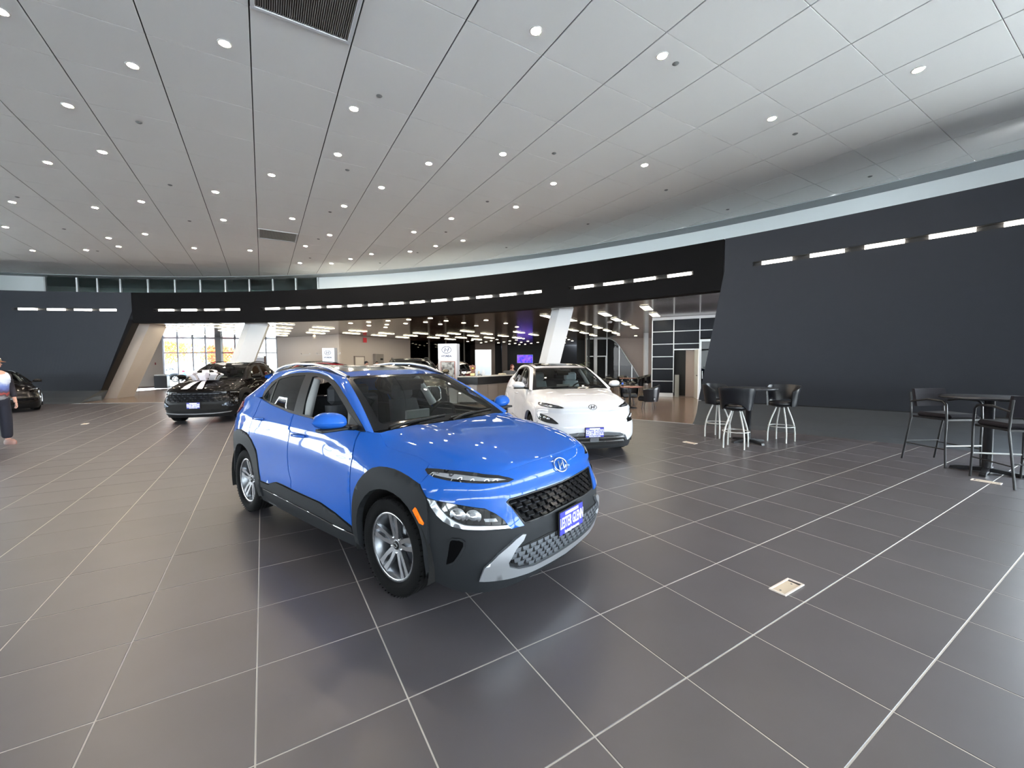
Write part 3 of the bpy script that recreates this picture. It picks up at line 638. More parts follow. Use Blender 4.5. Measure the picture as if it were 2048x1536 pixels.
def wheels(root,sc,xs=(0.,-2.6),yo=.862,rimm=None,detail=True,style=0):
    R=.334/1.; T=MB(); prof=[(.232,-.07),(.242,-.0975),(.268,-.107),(.305,-.105),(.323,-.096),(.332,-.080)]
    for g in (-.052,-.018,.018,.052): prof+=[(.334,g-.004-.0),(.327,g-.003),(.327,g+.003),(.334,g+.004)]
    prof+=[(.332,.080),(.323,.096),(.305,.105),(.268,.107),(.242,.0975),(.232,.07)]
    T.lathe(prof,n=56,axis='Y')
    if detail:
        for k in range(60):
            a=2*pi*k/60
            for s in(-1,1): T.box((.3285*cos(a),s*.088,.3285*sin(a)),(.004,.030,.006))
    tm=T.mesh('tyre',M_tire)
    rm=rimm or M_rim
    def rim(sg):
        g=MB(); g.lathe([(.232,-.085),(.215,-.08),(.20,-.03),(.195,.05),(.213,.068),(.226,.085),(.234,.088),(.237,.08)],n=56,axis='Y'); 
        s=MB()
        for k in range(5):
            c=radians(90+72*k)
            for e in(-1,1):
                h0=c+e*.30; h1=c+e*.13; r1=.221
                P=[(.040,h0-.42),(.040,h0+.42),(.13,lerp(h0,h1,.5)+.10),(r1,h1+.085),(r1,h1-.085),(.13,lerp(h0,h1,.5)-.10)]
                y=[.050,.050,.064,.078,.078,.064]
                s.extr([(r*cos(t),y[i],r*sin(t)) for i,(r,t) in enumerate(P)],(0,-.03,0))
            # grey web between the twin blades
            P=[(.06,c-.22),(.06,c+.22),(.15,c+.12),(.15,c-.12)]; g.extr([(r*cos(t),.036,r*sin(t)) for r,t in P],(0,-.03,0))
        s.lathe([(.0001,.050),(.046,.050),(.056,.044),(.06,.02)],n=24,axis='Y')
        s.lathe([(.218,.083),(.231,.0895),(.2345,.084)],n=56,axis='Y')
        return g,s
    g,s=rim(1); gm=g.mesh('rim_barrel',M_rimg); sm=s.mesh('rim_spokes',rm)
    capm=MB().lathe([(.0001,.058),(.026,.058),(.030,.052)],n=20,axis='Y').mesh('hub_cap',M_plast)
    nutm=MB()
    nutm.lathe([(.0001,.012),(.007,.012),(.009,.0)],n=8,axis='Y'); nutm=nutm.mesh('lug_nut',M_chrome)
    dsk=MB().lathe([(.0001,-.02),(.15,-.02),(.15,-.035),(.0001,-.035)],n=32,axis='Y').mesh('brake_disc',M_rimg)
    kx=sc[2]
    for x in xs:
        for sd in(-1,1):
            yc=(yo-.105)*sd
            t=link('wheel_tyre',tm,root); t.location=(x*sc[0],yc*sc[1],.334*kx); t.scale=(kx,kx,kx); 
            t.rotation_euler=(0,0,0) if sd>0 else (0,0,pi)
            for nm,me in(('wheel_rim',gm),('wheel_spokes',sm),('hub_cap',capm),('brake_disc',dsk)): 
                if detail or nm!='brake_disc': link(nm,me,t)
            if detail:
                for k in range(5):
                    a=radians(54+72*k); link('lug_nut',nutm,t,(.042*cos(a)*1.3,.046,.042*sin(a)*1.3))
                hlogo(t,(0,.0585,0),(-1,0,0),(0,0,1),.04,M_chrome,'cap_emblem',.0015)
def seat(root,sc,x,y,m,m2=None,scale=1.,head=True):
    mb=MB(); mb.box((x+.18,y,.62),(.52,.50,.16),0,.05)
    G=[]
    for i in range(9):
        t=i/8; z=.62+t*.56; w=.235-.06*t**2+.01*sin(t*6); xx=x-.06-.17*t
        G.append([(xx-.05,y-w*.8,z),(xx+.02,y-w,z),(xx+.085,y-w*.8,z),(xx+.07,y-w*.35,z),(xx+.065,y,z),(xx+.07,y+w*.35,z),(xx+.085,y+w*.8,z),(xx+.02,y+w,z),(xx-.05,y+w*.8,z),(xx-.05,y-w*.8,z)])
    mb.grid(G); n=len(mb.v); mb.add(G[-1][:-1],[tuple(range(9))])
    scl(mb,sc).build('seat',m,root)
    if head:
        h=MB(); h.box((x-.225,y,1.275),(.10,.27,.19),0,.04)
        for s in(-1,1): h.tube([(x-.22,y+s*.05,1.12),(x-.222,y+s*.05,1.22)],.007,6)
        scl(h,sc).build('headrest',m2 or m,root)
def plate(root,sc,x,z,text=True,w=.315,h=.165):
    X=x*sc[0];Z=z*sc[2]
    MB().box((X,0,Z),(.014,w,h),0,.004).build('plate_frame',M_plast if text else M_plateb,root)
    p=root
    MB().box((X+.009,0,Z),(.004,w-.012,h-.012)).build('licence_plate',M_plateb,p)
    MB().box((X+.0115,0,Z-.0),(.003,w-.02,h*.56)).build('plate_panel',M_plateb if text==1 else M_platew,p)
    text_mesh('LESTER GLENN',.105,M_platew if text==1 else M_plateb,p,(X+.013,0,Z-.002),(0,1,0),(0,0,1),.002,'plate_lettering',bold=.001,sx=.44)
    MB().box((X+.012,0,Z+h*.36),(.003,w*.55,.020),0,.001).build('plate_top_strip',M_platew,p)
    text_mesh('lesterglenn.com',.030,M_platew,p,(X+.012,0,Z-h*.38),(0,1,0),(0,0,1),.002,'plate_web_lettering',bold=.001)
def build_car(label,O,th,paint,sc=(1,1,1),kind='blue',clad=None,seatm=None,detail=2,category='car',roofpaint=None,open_win=False,name='car'):
    root=thing(name,label,category,(O[0],O[1],0),th)
    st={2:.036,1:.06,0:.10}[detail]; kw=dict(sc=sc,step=st); clad=clad or M_clad
    ev=kind in('ev',)
    # dark shell under everything, with the wheel openings
    bot=.17 if kind!='sedan' else .14
    half=[(0,bot+.0)]+[(x,bot) for x in(.3,.6,.9)]+ARCH_F[::-1]+[(2.4,bot+.02),(3.0,bot+.02)]+ARCH_R+[(4.8,.22),(5.3,.24),(K.S-.001,.24)]
    top=[(s,float(zedge(s))-.012) for s in np.linspace(K.S-.001,0,60)]
    for sd in(1,-1):
        P=half+top
        hole=[]
        if kind=='blue': P=P+[(0,.731),(.321,.733),(.533,.728),(.555,.712),(.529,.683),(.494,.629),(.455,.572),(.235,.568),(.137,.575),(0,.575)]
        panel('lower_shell',P,lambda a,b,e,sd=sd: K.wrap(a,b,-sd,e),clad,root,e=-.002,depth=.012,holes=hole,sc=sc,step=max(st,.045))
    m=MB()
    # floor pan and wheel liners
    m.box((-1.3,0,.25),(1.75,1.5,.10)); m.box((-1.25,0,.30),(3.9,1.05,.12)); m.box((.35,0,.30),(.7,1.1,.10)); 
    scl(m,sc).build('underbody',M_liner,root)
    m=MB()
    for x in(0.,-2.6):
        for sd in(-1,1):
            m=MB(); m.grid([[(x+.415*cos(a),sd*y,.334+.415*sin(a)) for y in(.50,.868)] for a in np.linspace(-.3,pi+.3,25)],True)
            m.add([(x+.415*cos(a),sd*.50,.334+.415*sin(a)) for a in np.linspace(-.3,pi+.3,25)],[tuple(range(25))])
            scl(m,sc).build('wheel_liner',M_liner,root)
    fz=lambda s: float(zedge(s))
    # painted panels
    FEN=[(1.94,1.066),(1.952,1.0),(1.927,.886),(1.914,.62)]+OUT_F[:-1]+[(1.183,.819),(1.152,.872),(1.190,.9),(1.19,fz(1.19))]+[(s,fz(s)) for s in(1.3,1.4,1.5,1.6,1.646,1.693,1.76,1.9)]
    FD=[(1.958,1.078),(1.966,1.0),(1.941,.886),(1.927,.62),(1.925,.385),(2.131,.44),(2.378,.475),(2.637,.477),(2.895,.481),(2.895,.549),(2.958,.633),(2.984,.741),(2.980,.854),(2.990,.975),(3.03,1.119),(2.64,1.105),(2.0,1.088)]
    RD=[(3.044,1.120),(3.006,.975),(2.996,.854),(3.0,.741),(2.974,.633),(2.910,.549),(2.910,.483),(3.08,.49),(3.209,.488),(3.299,.464),(3.389,.438),(3.585,.434),(3.592,.47),(3.642,.605),(3.685,.725),(3.79,.815),(3.862,.846),(3.872,.95),(3.85,1.066),(3.868,1.208),(3.61,1.172),(3.16,1.126)]
    QP=[(3.882,1.212),(3.862,1.066),(3.884,.95),(3.876,.856),(3.93,.873),(4.1,.892),(4.28,.875),(4.45,.806),(4.57,.70),(4.85,.68),(5.48,.66),(5.48,1.12)]+[(s,fz(s)) for s in(5.2,5.0,4.8,4.6,4.4,4.2,4.1,4.0)]
    front('front_fender',FEN,paint,root,e=.008,**kw); front('front_door',FD,paint,root,e=.008,**kw); front('rear_door',RD,paint,root,e=.008,**kw); front('rear_quarter',QP,paint,root,e=.008,**kw)
    # wheel arch flares, rocker
    am=clad if not ev else paint
    front('wheel_arch',OUT_F+[(1.10,.66),(1.095,.5),(1.10,.3),(1.14,.24)]+ARCH_F[:0:-1]+[(1.865,.25),(1.905,.25)],am,root,e=.016,depth=.05,**kw)
    front('wheel_arch',[(3.60,.27)]+OUT_R+[(4.60,.5),(4.58,.26),(4.45,.24)]+ARCH_R[::-1][1:]+[(3.70,.25)],am,root,e=.016,depth=.05,**kw)
    front('rocker_trim',[(1.93,.335),(2.394,.350),(2.931,.361),(3.526,.372),(3.58,.372),(3.583,.424),(3.389,.427),(3.299,.452),(3.209,.476),(3.08,.478),(2.9,.470),(2.637,.466),(2.378,.464),(2.131,.430),(1.93,.370)],am,root,e=.014,depth=.03,**kw)
    if detail==2: front('sill_strip',[(1.9,.316),(2.394,.338),(2.931,.35),(3.526,.361),(3.526,.367),(2.931,.357),(2.394,.346),(1.9,.326)],M_chrome,root,e=.016,**kw)
    # nose
    face=[(.137,.588),(.235,.569),(.455,.568)]
    if kind=='blue':
        nose=[(0,.735),(.321,.737),(.533,.732),(.562,.717),(.531,.683),(.497,.629),(.460,.566),(.56,.568),(.599,.627),(.647,.665),(.717,.700),(.909,.722),(1.054,.739),(1.118,.750),(1.18,.821),(1.146,.872),(1.184,.9),(1.184,fz(1.184))]+[(s,fz(s)) for s in(1.15,1.05,.95,.85,.75,.65,.58,.5,.415,.3,.2,.1,0)]
        centre('nose_panel',nose,paint,root,e=.010,depth=.03,**kw)
        front('headlight_trim',[(1.114,.742),(1.085,.698),(1.038,.65),(.991,.622),(.929,.60),(.858,.59),(.76,.588),(.662,.583),(.562,.574),(.578,.592),(.725,.607),(.846,.611),(.915,.625),(.974,.655),(1.017,.687),(1.044,.717),(1.056,.735)],M_silver,root,e=.011,depth=.02,**kw)
        hl=[(1.050,.733),(.909,.718),(.717,.697),(.649,.663),(.601,.627),(.583,.595),(.725,.611),(.846,.615),(.913,.629),(.970,.657),(1.012,.689),(1.040,.717)]
    elif kind=='ev':
        nose=[(0,.50),(.25,.50),(.45,.485),(.56,.44),(.62,.36),(.66,.35),(.75,.45),(.80,.54),(1.0,.56),(1.118,.50),(1.125,.748),(1.18,.821),(1.146,.872),(1.184,.9),(1.184,fz(1.184))]+[(s,fz(s)) for s in(1.15,1.05,.95,.85,.75,.65,.58,.5,.415,.3,.2,.1,0)]
        nose=[(0,.455),(.25,.452),(.45,.43),(.56,.385),(.62,.30),(.66,.285),(.80,.36),(1.0,.40),(1.10,.36),(1.10,.66),(1.118,.75),(1.18,.821),(1.146,.872),(1.184,.9),(1.184,fz(1.184))]+[(s,fz(s)) for s in(1.15,1.05,.95,.85,.75,.65,.58,.5,.415,.3,.2,.1,0)]
        centre('nose_panel',nose,paint,root,e=.010,depth=.03,**kw)
        hl=[(1.08,.74),(.909,.73),(.717,.69),(.60,.62),(.565,.585),(.75,.60),(.95,.625),(1.05,.66)]
    else:
        nose=[(0,.80),(.35,.80),(.6,.76),(.74,.70),(.86,.62),(.98,.56),(1.11,.56),(1.118,.750),(1.18,.821),(1.146,.872),(1.184,.9),(1.184,fz(1.184))]+[(s,fz(s)) for s in(1.15,1.05,.95,.85,.75,.65,.58,.5,.415,.3,.2,.1,0)]
        centre('nose_panel',nose,paint,root,e=.010,depth=.03,**kw)
        hl=[(1.09,.72),(.97,.72),(.86,.70),(.74,.60),(.68,.54),(.86,.53),(1.0,.54),(1.09,.58)]
    if kind in('blue','ev'):
        for h in front('headlight',hl,M_lens,root,e=.007 if kind=='blue' else .014,depth=.02,smooth_it=1,**kw): pass
        for sd in(1,-1):
            S3=lambda s,z,e: Vector(K.wrap(s,z,-sd,e))
            hp=[o for o in root.children if o.name.startswith('headlight') and not o.name.startswith('headlight_')][-2 if sd==1 else -1]
            specs=[(.90,.660,.052),(.80,.655,.050)] if kind=='blue' else [(.97,.685,.030),(.87,.675,.030),(.77,.665,.030)]
            for s,z,r in specs:
                c=S3(s,z,.009 if kind=='blue' else .016); n=(S3(s,z,.02)-c).normalized(); u=n.cross(Vector((0,0,1))).normalized(); w=u.cross(n)
                G=[[c+u*(rr*cos(t))+w*(rr*.9*sin(t))+n*hh for rr,hh in((r,0.),(r*.9,.006),(r*.55,.002),(r*.5,.007),(.001,.010))] for t in np.linspace(0,2*pi,17)]
                scl(MB().grid(G),sc).build('lamp_bowl',M_refl,hp)
            if kind=='blue':
                front('lamp_bar',[(.64,.622),(.72,.628),(.73,.645),(.65,.640)],M_refl,hp,sides=(sd,),e=.010,depth=.004,**kw)
    if kind in('blue','ev','sedan'):
        drl=[(1.191,.897),(1.188,.905),(1.097,.908),(.948,.905),(.764,.894),(.588,.876),(.517,.858),(.478,.842),(.529,.833),(.643,.838),(.846,.846),(.987,.856),(1.093,.866),(1.152,.879)]
        front('running_light',drl,M_lens,root,e=.014,depth=.015,**kw)
        if detail>=1: front('running_light_strip',[(1.12,.892),(.95,.889),(.76,.876),(.6,.862),(.54,.848),(.66,.851),(.85,.860),(1.0,.870),(1.1,.878)],M_refl if kind!='ev' else mat('lamp_strip_dim',(120,124,130),.15,metal=.7),root,e=.0165,depth=.003,**kw)
    if kind=='blue':
        front('side_marker',[(1.214,.658),(1.195,.680),(1.183,.672),(1.122,.594),(1.126,.582),(1.158,.588)],M_amber,root,e=.021,depth=.006,**kw)
        front('air_duct',[(.936,.514),(.925,.523),(.878,.525),(.852,.514),(.852,.49),(.88,.44),(.915,.388),(.962,.362),(.974,.362),(.958,.427),(.946,.49)],mat('duct_black',(5,5,6),.95,spec=.05),root,e=.004,depth=.004,**kw)
        front('duct_rim',[(.946,.518),(.925,.533),(.872,.535),(.842,.52),(.842,.486),(.870,.436),(.908,.382),(.962,.352),(.986,.356),(.970,.427),(.957,.49)],M_clad,root,e=.007,depth=.006,holes=[[(.936,.512),(.925,.521),(.88,.523),(.855,.513),(.855,.49),(.882,.44),(.917,.39),(.962,.364),(.970,.364),(.955,.427),(.944,.49)]],**kw)
        sk=[(0,.222),(.098,.226),(.411,.238),(.572,.253),(.764,.272),(.733,.36),(.65,.432),(.533,.503),(.486,.520),(.457,.514),(.478,.481),(.533,.442),(.584,.369),(.574,.335),(.505,.302),(.376,.279),(.114,.272),(0,.272)]
        centre('skid_plate',sk,M_silver,root,e=.020,depth=.035,**kw)
        lg=[(0,.285),(.141,.288),(.384,.300),(.50,.320),(.555,.352),(.564,.388),(.517,.438),(.4,.447),(.227,.451),(.129,.440),(0,.438)]
        lo=centre('lower_grille',lg,M_plast,root,e=.002,depth=.004,**kw)
        m=MB()
        for r in range(5):
            z=.302+r*.031
            for k in range(-9,10):
                s=(k+(.5 if r%2 else 0))*.064; a=abs(s)
                if not inpoly(np.array([a]),np.array([z]),lg)[0]: continue
                q=wrapc(np.array([s-.027,s+.027,s+.020,s-.020]),np.array([z+.011,z+.011,z-.011,z-.011]),.006); q2=wrapc(np.array([s-.020,s+.020,s+.020,s-.020]),np.array([z-.011,z-.011,z-.015,z-.015]),.012)
                m.extr(q,(-.01,0,0)); m.extr(q2,(-.012,0,0))
        m.build('grille_fins',mat('satin_dark_grey',(84,88,94),.3),lo)
        # main grille: recessed backing with hexagonal scales
        gp=[(0,.577),(.137,.577),(.235,.570),(.455,.573),(.494,.629),(.529,.683),(.553,.712),(.533,.726),(.321,.731),(0,.729)]
        gr=centre('grille',gp,M_liner,root,e=-.045,depth=.002,**kw)
        gf=gp; ring=[(a*1.0,b) for a,b in gp]
        inner=[(0,.583),(.137,.583),(.235,.577),(.448,.580),(.486,.632),(.52,.683),(.541,.708),(.528,.720),(.321,.725),(0,.723)]
        panel('grille_surround',ring+[(-a,b) for a,b in ring[::-1] if a>1e-6],wrapc,M_plast,gr,e=.004,depth=.045,holes=[inner+[(-a,b) for a,b in inner[::-1] if a>1e-6]],**kw)
        sm=mat('grille_scale_black',(26,27,30),.22); lm=mat('grille_lip',(120,124,132),.18,metal=.6)
        for r in range(5):
            z=.592+r*.0305
            for k in range(-9,10):
                s=(k+(.5 if r%2 else 0))*.082
                if not inpoly(np.array([abs(s)]),np.array([z]),[(a,b) for a,b in inner[:1]]+[(.44,.583)]+inner[4:] )[0] and abs(s)>.001: continue
                w=.033;hh=.017; a=np.array([s-w*.55,s-w,s-w*.75,s+w*.75,s+w,s+w*.55]); b=np.array([z+hh,z+hh*.2,z-hh,z-hh,z+hh*.2,z+hh]); ee=np.array([-.034,-.022,-.004,-.004,-.022,-.034])
                Q=[wrapc(a[i:i+1],b[i:i+1],float(ee[i]))[0] for i in range(6)]
                mb=MB(); mb.add(Q,[tuple(range(6))],False); mb.extr(Q,(-.012,0,-.002))
                o=scl(mb,sc).build('grille_scale',sm,gr)
                L=[wrapc(np.array([s-w*.8]),np.array([z-hh]),-.003)[0],wrapc(np.array([s+w*.8]),np.array([z-hh]),-.003)[0],wrapc(np.array([s+w*.62]),np.array([z-hh-.007]),-.012)[0],wrapc(np.array([s-w*.62]),np.array([z-hh-.007]),-.012)[0]]
                mb=MB(); mb.extr(L,(-.006,0,0)); mb.v=[(x*sc[0],y*sc[1],zz*sc[2]) for x,y,zz in mb.v]; GL.append((mb,gr))
        M2=MB()
        for mb,_ in GL: M2.add(mb.v,mb.f)
        GL.clear(); M2.build('grille_lips',lm,gr)
        plate(root,sc,.892,.488,1)
        hlogo(root,(.808,0,.850),(0,1,0),(-.62,0,1),.150,M_chrome,'emblem',.010)
    if kind=='ev':
        lg=[(0,.40),(.25,.398),(.42,.385),(.52,.35),(.575,.285),(.55,.25),(.3,.235),(0,.235)]
        centre('intake',lg,mat('intake_black',(10,10,11),.5),root,e=.004,depth=.01,**kw)
        centre('bumper_band',[(0,.40),(.25,.398),(.42,.386),(.53,.35),(.60,.29),(.64,.29),(.57,.385),(.46,.428),(.25,.450),(0,.453)],mat('dark_band',(66,70,76),.35),root,e=.012,depth=.012,**kw)
        for z0,z1 in((.345,.372),(.285,.312)):
            front('chrome_bar',[(.05,z0+.006),(.35,z0+.004),(.56,z0),(.53,z1),(.35,z1-.008),(.05,z1-.01)],M_chrome,root,e=.016,depth=.01,**kw)
        MB().box((.885*sc[0],0,.335),(.02,.15,.085),0,.004).build('plate_bracket',mat('dark_band'),root)
        plate(root,sc,.897,.455,2)
        hlogo(root,(.808,0,.850),(0,1,0),(-.62,0,1),.135,mat('dark_chrome',(60,60,64),.15,metal=.9),'emblem',.008)
        panel('charge_flap',[(-.62,.775),(-.62,.69),(-.50,.60),(-.30,.60),(-.26,.64),(-.26,.775),(-.32,.80),(-.58,.80)],wrapc,paint,root,e=.0125,depth=.0022,smooth_it=2,**kw)
        front('front_reflector',[(1.00,.45),(1.03,.45),(1.05,.60),(1.03,.62)],M_lens,root,e=.014,depth=.01,**kw)
    if kind=='suv':
        gp=[(0,.56),(.3,.56),(.62,.57),(.74,.60),(.86,.66),(.95,.72),(1.08,.76),(1.12,.80),(.9,.80),(.6,.79),(.35,.795),(0,.795)]
        gr=centre('grille',gp,mat('dark_chrome_grille',(34,36,40),.2,metal=.7),root,e=.006,depth=.012,**kw)
        gm=mat('dark_chrome_gem',(92,98,106),.12,metal=.95)
        for r in range(4):
            z=.59+r*.052
            for k in range(-7,8):
                s=(k+(.5 if r%2 else 0))*.125
                if not inpoly(np.array([abs(s)]),np.array([z]),gp)[0]: continue
                a=np.array([s-.055,s-.02,s+.055,s+.02]);b=np.array([z-.003,z-.018,z+.003,z+.018]); Q=wrapc(a,b,.010); c=wrapc(np.array([s]),np.array([z]),.028)[0]
                mb=MB(); mb.add(list(Q)+[c],[(0,1,4),(1,2,4),(2,3,4),(3,0,4)]); scl(mb,sc).build('grille_gem',gm,gr)
        front('headlight',[(1.08,.66),(.98,.67),(.90,.64),(.80,.56),(.78,.50),(.95,.47),(1.07,.49)],M_lens,root,e=.016,depth=.02,**kw)
        front('headlight_reflector',[(1.02,.53),(.94,.53),(.94,.62),(1.02,.63)],M_refl,root,e=.018,depth=.004,**kw)
        front('corner_trim',[(.78,.50),(.80,.56),(.74,.54),(.60,.47),(.62,.44),(.8,.42),(1.05,.44),(1.07,.48),(.95,.46)],M_silver if False else gm,root,e=.018,depth=.01,**kw)
        centre('lower_intake',[(0,.33),(.5,.34),(.8,.38),(.7,.44),(.55,.50),(0,.50)],M_liner,root,e=.006,depth=.006,**kw)
        centre('skid_strip',[(0,.245),(.4,.25),(.8,.275),(.85,.30),(.4,.275),(0,.268)],M_silver,root,e=.02,depth=.02,**kw)
        plate(root,sc,.90,.475,2)
        hlogo(root,(.845,0,.745),(0,1,0),(-.1,0,1),.15,gm,'emblem',.01)
        front('running_light',[(1.11,.74),(1.02,.765),(.85,.775),(.85,.79),(1.05,.79),(1.12,.78)],M_refl,root,e=.02,depth=.01,**kw)
    if kind=='box':
        centre('grille',[(0,.40),(.45,.40),(.55,.48),(.58,.70),(.52,.78),(0,.78)],M_liner,root,e=.008,depth=.01,**kw)
        centre('grille_frame',[(0,.39),(.46,.39),(.57,.475),(.60,.71),(.53,.795),(0,.795)]if False else [(.40,.40),(.46,.39),(.57,.475),(.60,.71),(.53,.795),(.40,.795)],M_chrome,root,e=.016,depth=.02,**kw) if False else None
        P=[wrapc(np.array([a]),np.array([b]),.02)[0] for a,b in[(-.50,.78),(-.56,.70),(-.54,.47),(-.45,.40),(0,.39),(.45,.40),(.54,.47),(.56,.70),(.50,.78),(0,.79),(-.50,.78)]]
        scl(MB().tube(P,.022,6),sc).build('grille_frame',M_chrome,root)
        for s in(-.25,0,.25):
            scl(MB().tube([wrapc(np.array([s]),np.array([z]),.016)[0] for z in(.42,.6,.77)],.012,6),sc).build('grille_bar',M_chrome,root)
        front('headlight',[(1.05,.55),(.80,.52),(.72,.60),(.74,.74),(.95,.78),(1.05,.74)],M_lens,root,e=.014,depth=.02,**kw)
        centre('lower_bumper',[(0,.25),(.6,.27),(.9,.32),(.8,.36),(0,.36)],M_silver,root,e=.015,depth=.02,**kw)
    if kind=='sedan':
        centre('grille',[(0,.32),(.4,.33),(.7,.42),(.98,.56),(.86,.62),(.74,.70),(.6,.76),(.35,.79),(0,.79)],M_blackgl,root,e=.006,depth=.01,**kw)
        front('chrome_corner',[(1.02,.35),(1.06,.36),(1.07,.66),(1.05,.68)],M_chrome,root,e=.02,depth=.01,**kw)
    # hood
    hs=[(s,v) for s,v in[(.003,-.999),(.003,.999),(1.755,.999),(1.755,-.999)]]
    G=[[hoodsurf(s,v,.002) for v in np.linspace(-1,1,25 if detail else 13)] for s in list(np.linspace(.002,.45,8))+list(np.linspace(.5,1.755,30 if detail else 14))]
    m=MB().grid(G,True,True)
    nG=len(G); rim=[G[i][0] for i in range(nG)]+G[-1][1:]+[G[i][-1] for i in range(nG-2,-1,-1)]
    m.grid([[p,np.array(p)-[0,0,.02]] for p in rim],False)
    scl(m,sc).build('hood',paint,root)
    # cowl, windshield
    G=[[(lerp(-.25,-.34,t)+.045*(1-a*a)*(1-t),a*lerp(.735,.745,t),lerp(1.050,1.062,t)+.018*(1-a*a)) for a in np.linspace(-1,1,13)] for t in(0,.5,1)]
    scl(MB().grid(G,True,False),sc).build('cowl',M_plast,root)
    fr=[(-1,0),(1,0),(1,1),(-1,1)]; hol=[(-.90,.12),(-.87,.085),(.87,.085),(.90,.12),(.93,.93),(.90,.955),(-.90,.955),(-.93,.93)]
    k2=dict(sc=sc,step=.12 if detail else .25)
    panel('windshield_border',fr,ws,M_blackgl,root,e=.0,depth=.004,holes=[hol],**k2)
    panel('windshield',hol,ws,G_ws,root,e=.001,depth=.0,rim=False,**k2)
    # side glass frames
    for sd in(-1,1):
        f=sideglass(sd); near=open_win and sd<0
        panel('window_frame',DLO,f,M_plast,root,e=.004,depth=.02,holes=[W_Q,W_R,W_F],sc=sc,step=.08)
        panel('quarter_glass',W_Q,f,G_priv,root,e=.0,depth=0,rim=False,sc=sc,step=.1); panel('rear_door_glass',W_R,f,G_priv,root,e=.0,depth=0,rim=False,sc=sc,step=.1)
        if not near: panel('front_door_glass',W_F,f,G_side,root,e=.0,depth=0,rim=False,sc=sc,step=.1)
        panel('mirror_base',[(-.68,1.20),(-.40,1.085),(-.60,1.085)],f,M_plast,root,e=.006,depth=.01,sc=sc,step=.1)
        # painted frame between glass edges and roof: A pillar, cant rail, C pillar
        U=[ws(sd*1.0,b,.0) for b in np.linspace(-.03,1,8)]+[roof(x,sd*1.,0.) for x in(-1.15,-1.3,-1.5,-1.7,-1.9,-2.1,-2.3,-2.5,-2.65,-2.78)]+[rearglass(sd,b) for b in(.8,.55,.3,.0)]
        L=[f(x,z,.004) for x,z in[(-.345,1.075),(-.42,1.118),(-.50,1.159),(-.58,1.200),(-.67,1.244),(-.766,1.292),(-.866,1.334),(-.966,1.380),(-1.1,1.428),(-1.25,1.464),(-1.45,1.488),(-1.65,1.496),(-1.85,1.492),(-2.05,1.477),(-2.25,1.448),(-2.42,1.385),(-2.517,1.285),(-2.492,1.226)]]
        L+=[K.wrap(SX(x),fz(SX(x)),sd,.008) for x in(-2.50,-2.68,-2.88,-3.04)]
        n=min(len(U),len(L)); G=[]
        for a,b in zip(U[:n],L[:n]):
            a=np.array(a);b=np.array(b); row=[]
            for t in np.linspace(0,1,6):
                p=a*(1-t)+b*t; p=p+np.array([0,sd*.014,.012])*sin(pi*t); row.append(p)
            G.append(row)
        scl(MB().grid(G,True,sd>0),sc).build('roof_frame',roofpaint or paint,root)
    # roof, rear glass, rails
    G=[[roof(x,v) for v in np.linspace(-1,1,17)] for x in list(np.linspace(-.975,-2.78,24))]
    for j,v in enumerate(np.linspace(-1,1,17)): G[0][j]=ws(v,1.,.003)
    scl(MB().grid(G,True,True),sc).build('roof',roofpaint or paint,root)
    G=[[rearglass(a,b) for a in np.linspace(-1,1,9)] for b in np.linspace(0,1,6)]
    scl(MB().grid(G),sc).build('rear_glass',G_priv,root)
    G=[[(lerp(-2.74,-2.93,t),a*.52,lerp(1.50,1.475,t)-.03*a*a) for a in np.linspace(-1,1,9)] for t in(0,.5,1)]+[[(-2.92,a*.52,1.445-.03*a*a) for a in np.linspace(-1,1,9)],[(-2.78,a*.50,1.44-.03*a*a) for a in np.linspace(-1,1,9)]]
    scl(MB().grid(G),sc).build('spoiler',paint,root)
    if detail>=1 and kind not in('sedan',):
        panel('sunroof',[(-1.20,-.80),(-1.20,.80),(-2.0,.80),(-2.0,-.80)],roof,M_blackgl,root,e=.002,depth=.004,sc=sc,step=.1)
    if kind in('blue','suv','box') :
        for sd in(-1,1):
            P=[np.array(roof(x,sd*.97))+[0,0,h] for x,h in[(-1.04,.004),(-1.16,.016),(-1.32,.036),(-1.6,.044),(-2.0,.046),(-2.3,.040),(-2.5,.028),(-2.64,.002)]]
            scl(MB().tube(P,[.012,.016,.014,.013,.013,.014,.016,.012],8),sc).build('roof_rail',M_silver if kind=='blue' else M_plast,root)
    for sd in(-1,1):
        P=[np.array(roof(x,sd*.955))+[0,0,.004] for x in(-1.02,-1.2,-1.5,-2.,-2.5,-2.76)]
        scl(MB().tube(P,.010,6),sc).build('roof_ditch_strip',M_plast,root)
    # mirrors
    for sd in(-1,1):
        mm=MB(); n=16
        cx,cy,cz=-.545,.965,1.148
        G=[]
        for i in range(11):
            t=i/10; y=lerp(-.122,.122,t); r=(1-(abs(2*t-1))**2.6)**.5 if 0<t<1 else .02
            row=[]
            for k in range(n+1):
                a=2*pi*k/n; X=.085*r*cos(a)*(1. if cos(a)>0 else .55); Z=.074*r*sin(a)*(1. if sin(a)>0 else .66)
                row.append((cx+X-.03*(t),sd*(cy+y),cz+Z+.014*(t-.5)))
            G.append(row)
        scl(mm.grid(G,True,sd>0),sc).build('mirror_housing',paint,root)
        m2=MB().box((cx+.02,sd*(cy-.0),cz-.050),(.10,.20,.022),0,.006); m2.tube([(cx+.01,sd*(cy-.10),cz-.045),(cx+.03,sd*(cy-.17),cz-.055)],.022,8); m2.box((cx+.02,sd*(cy-.155),cz-.05),(.12,.06,.03),0,.008)
        scl(m2,sc).build('mirror_arm',M_plast,root)
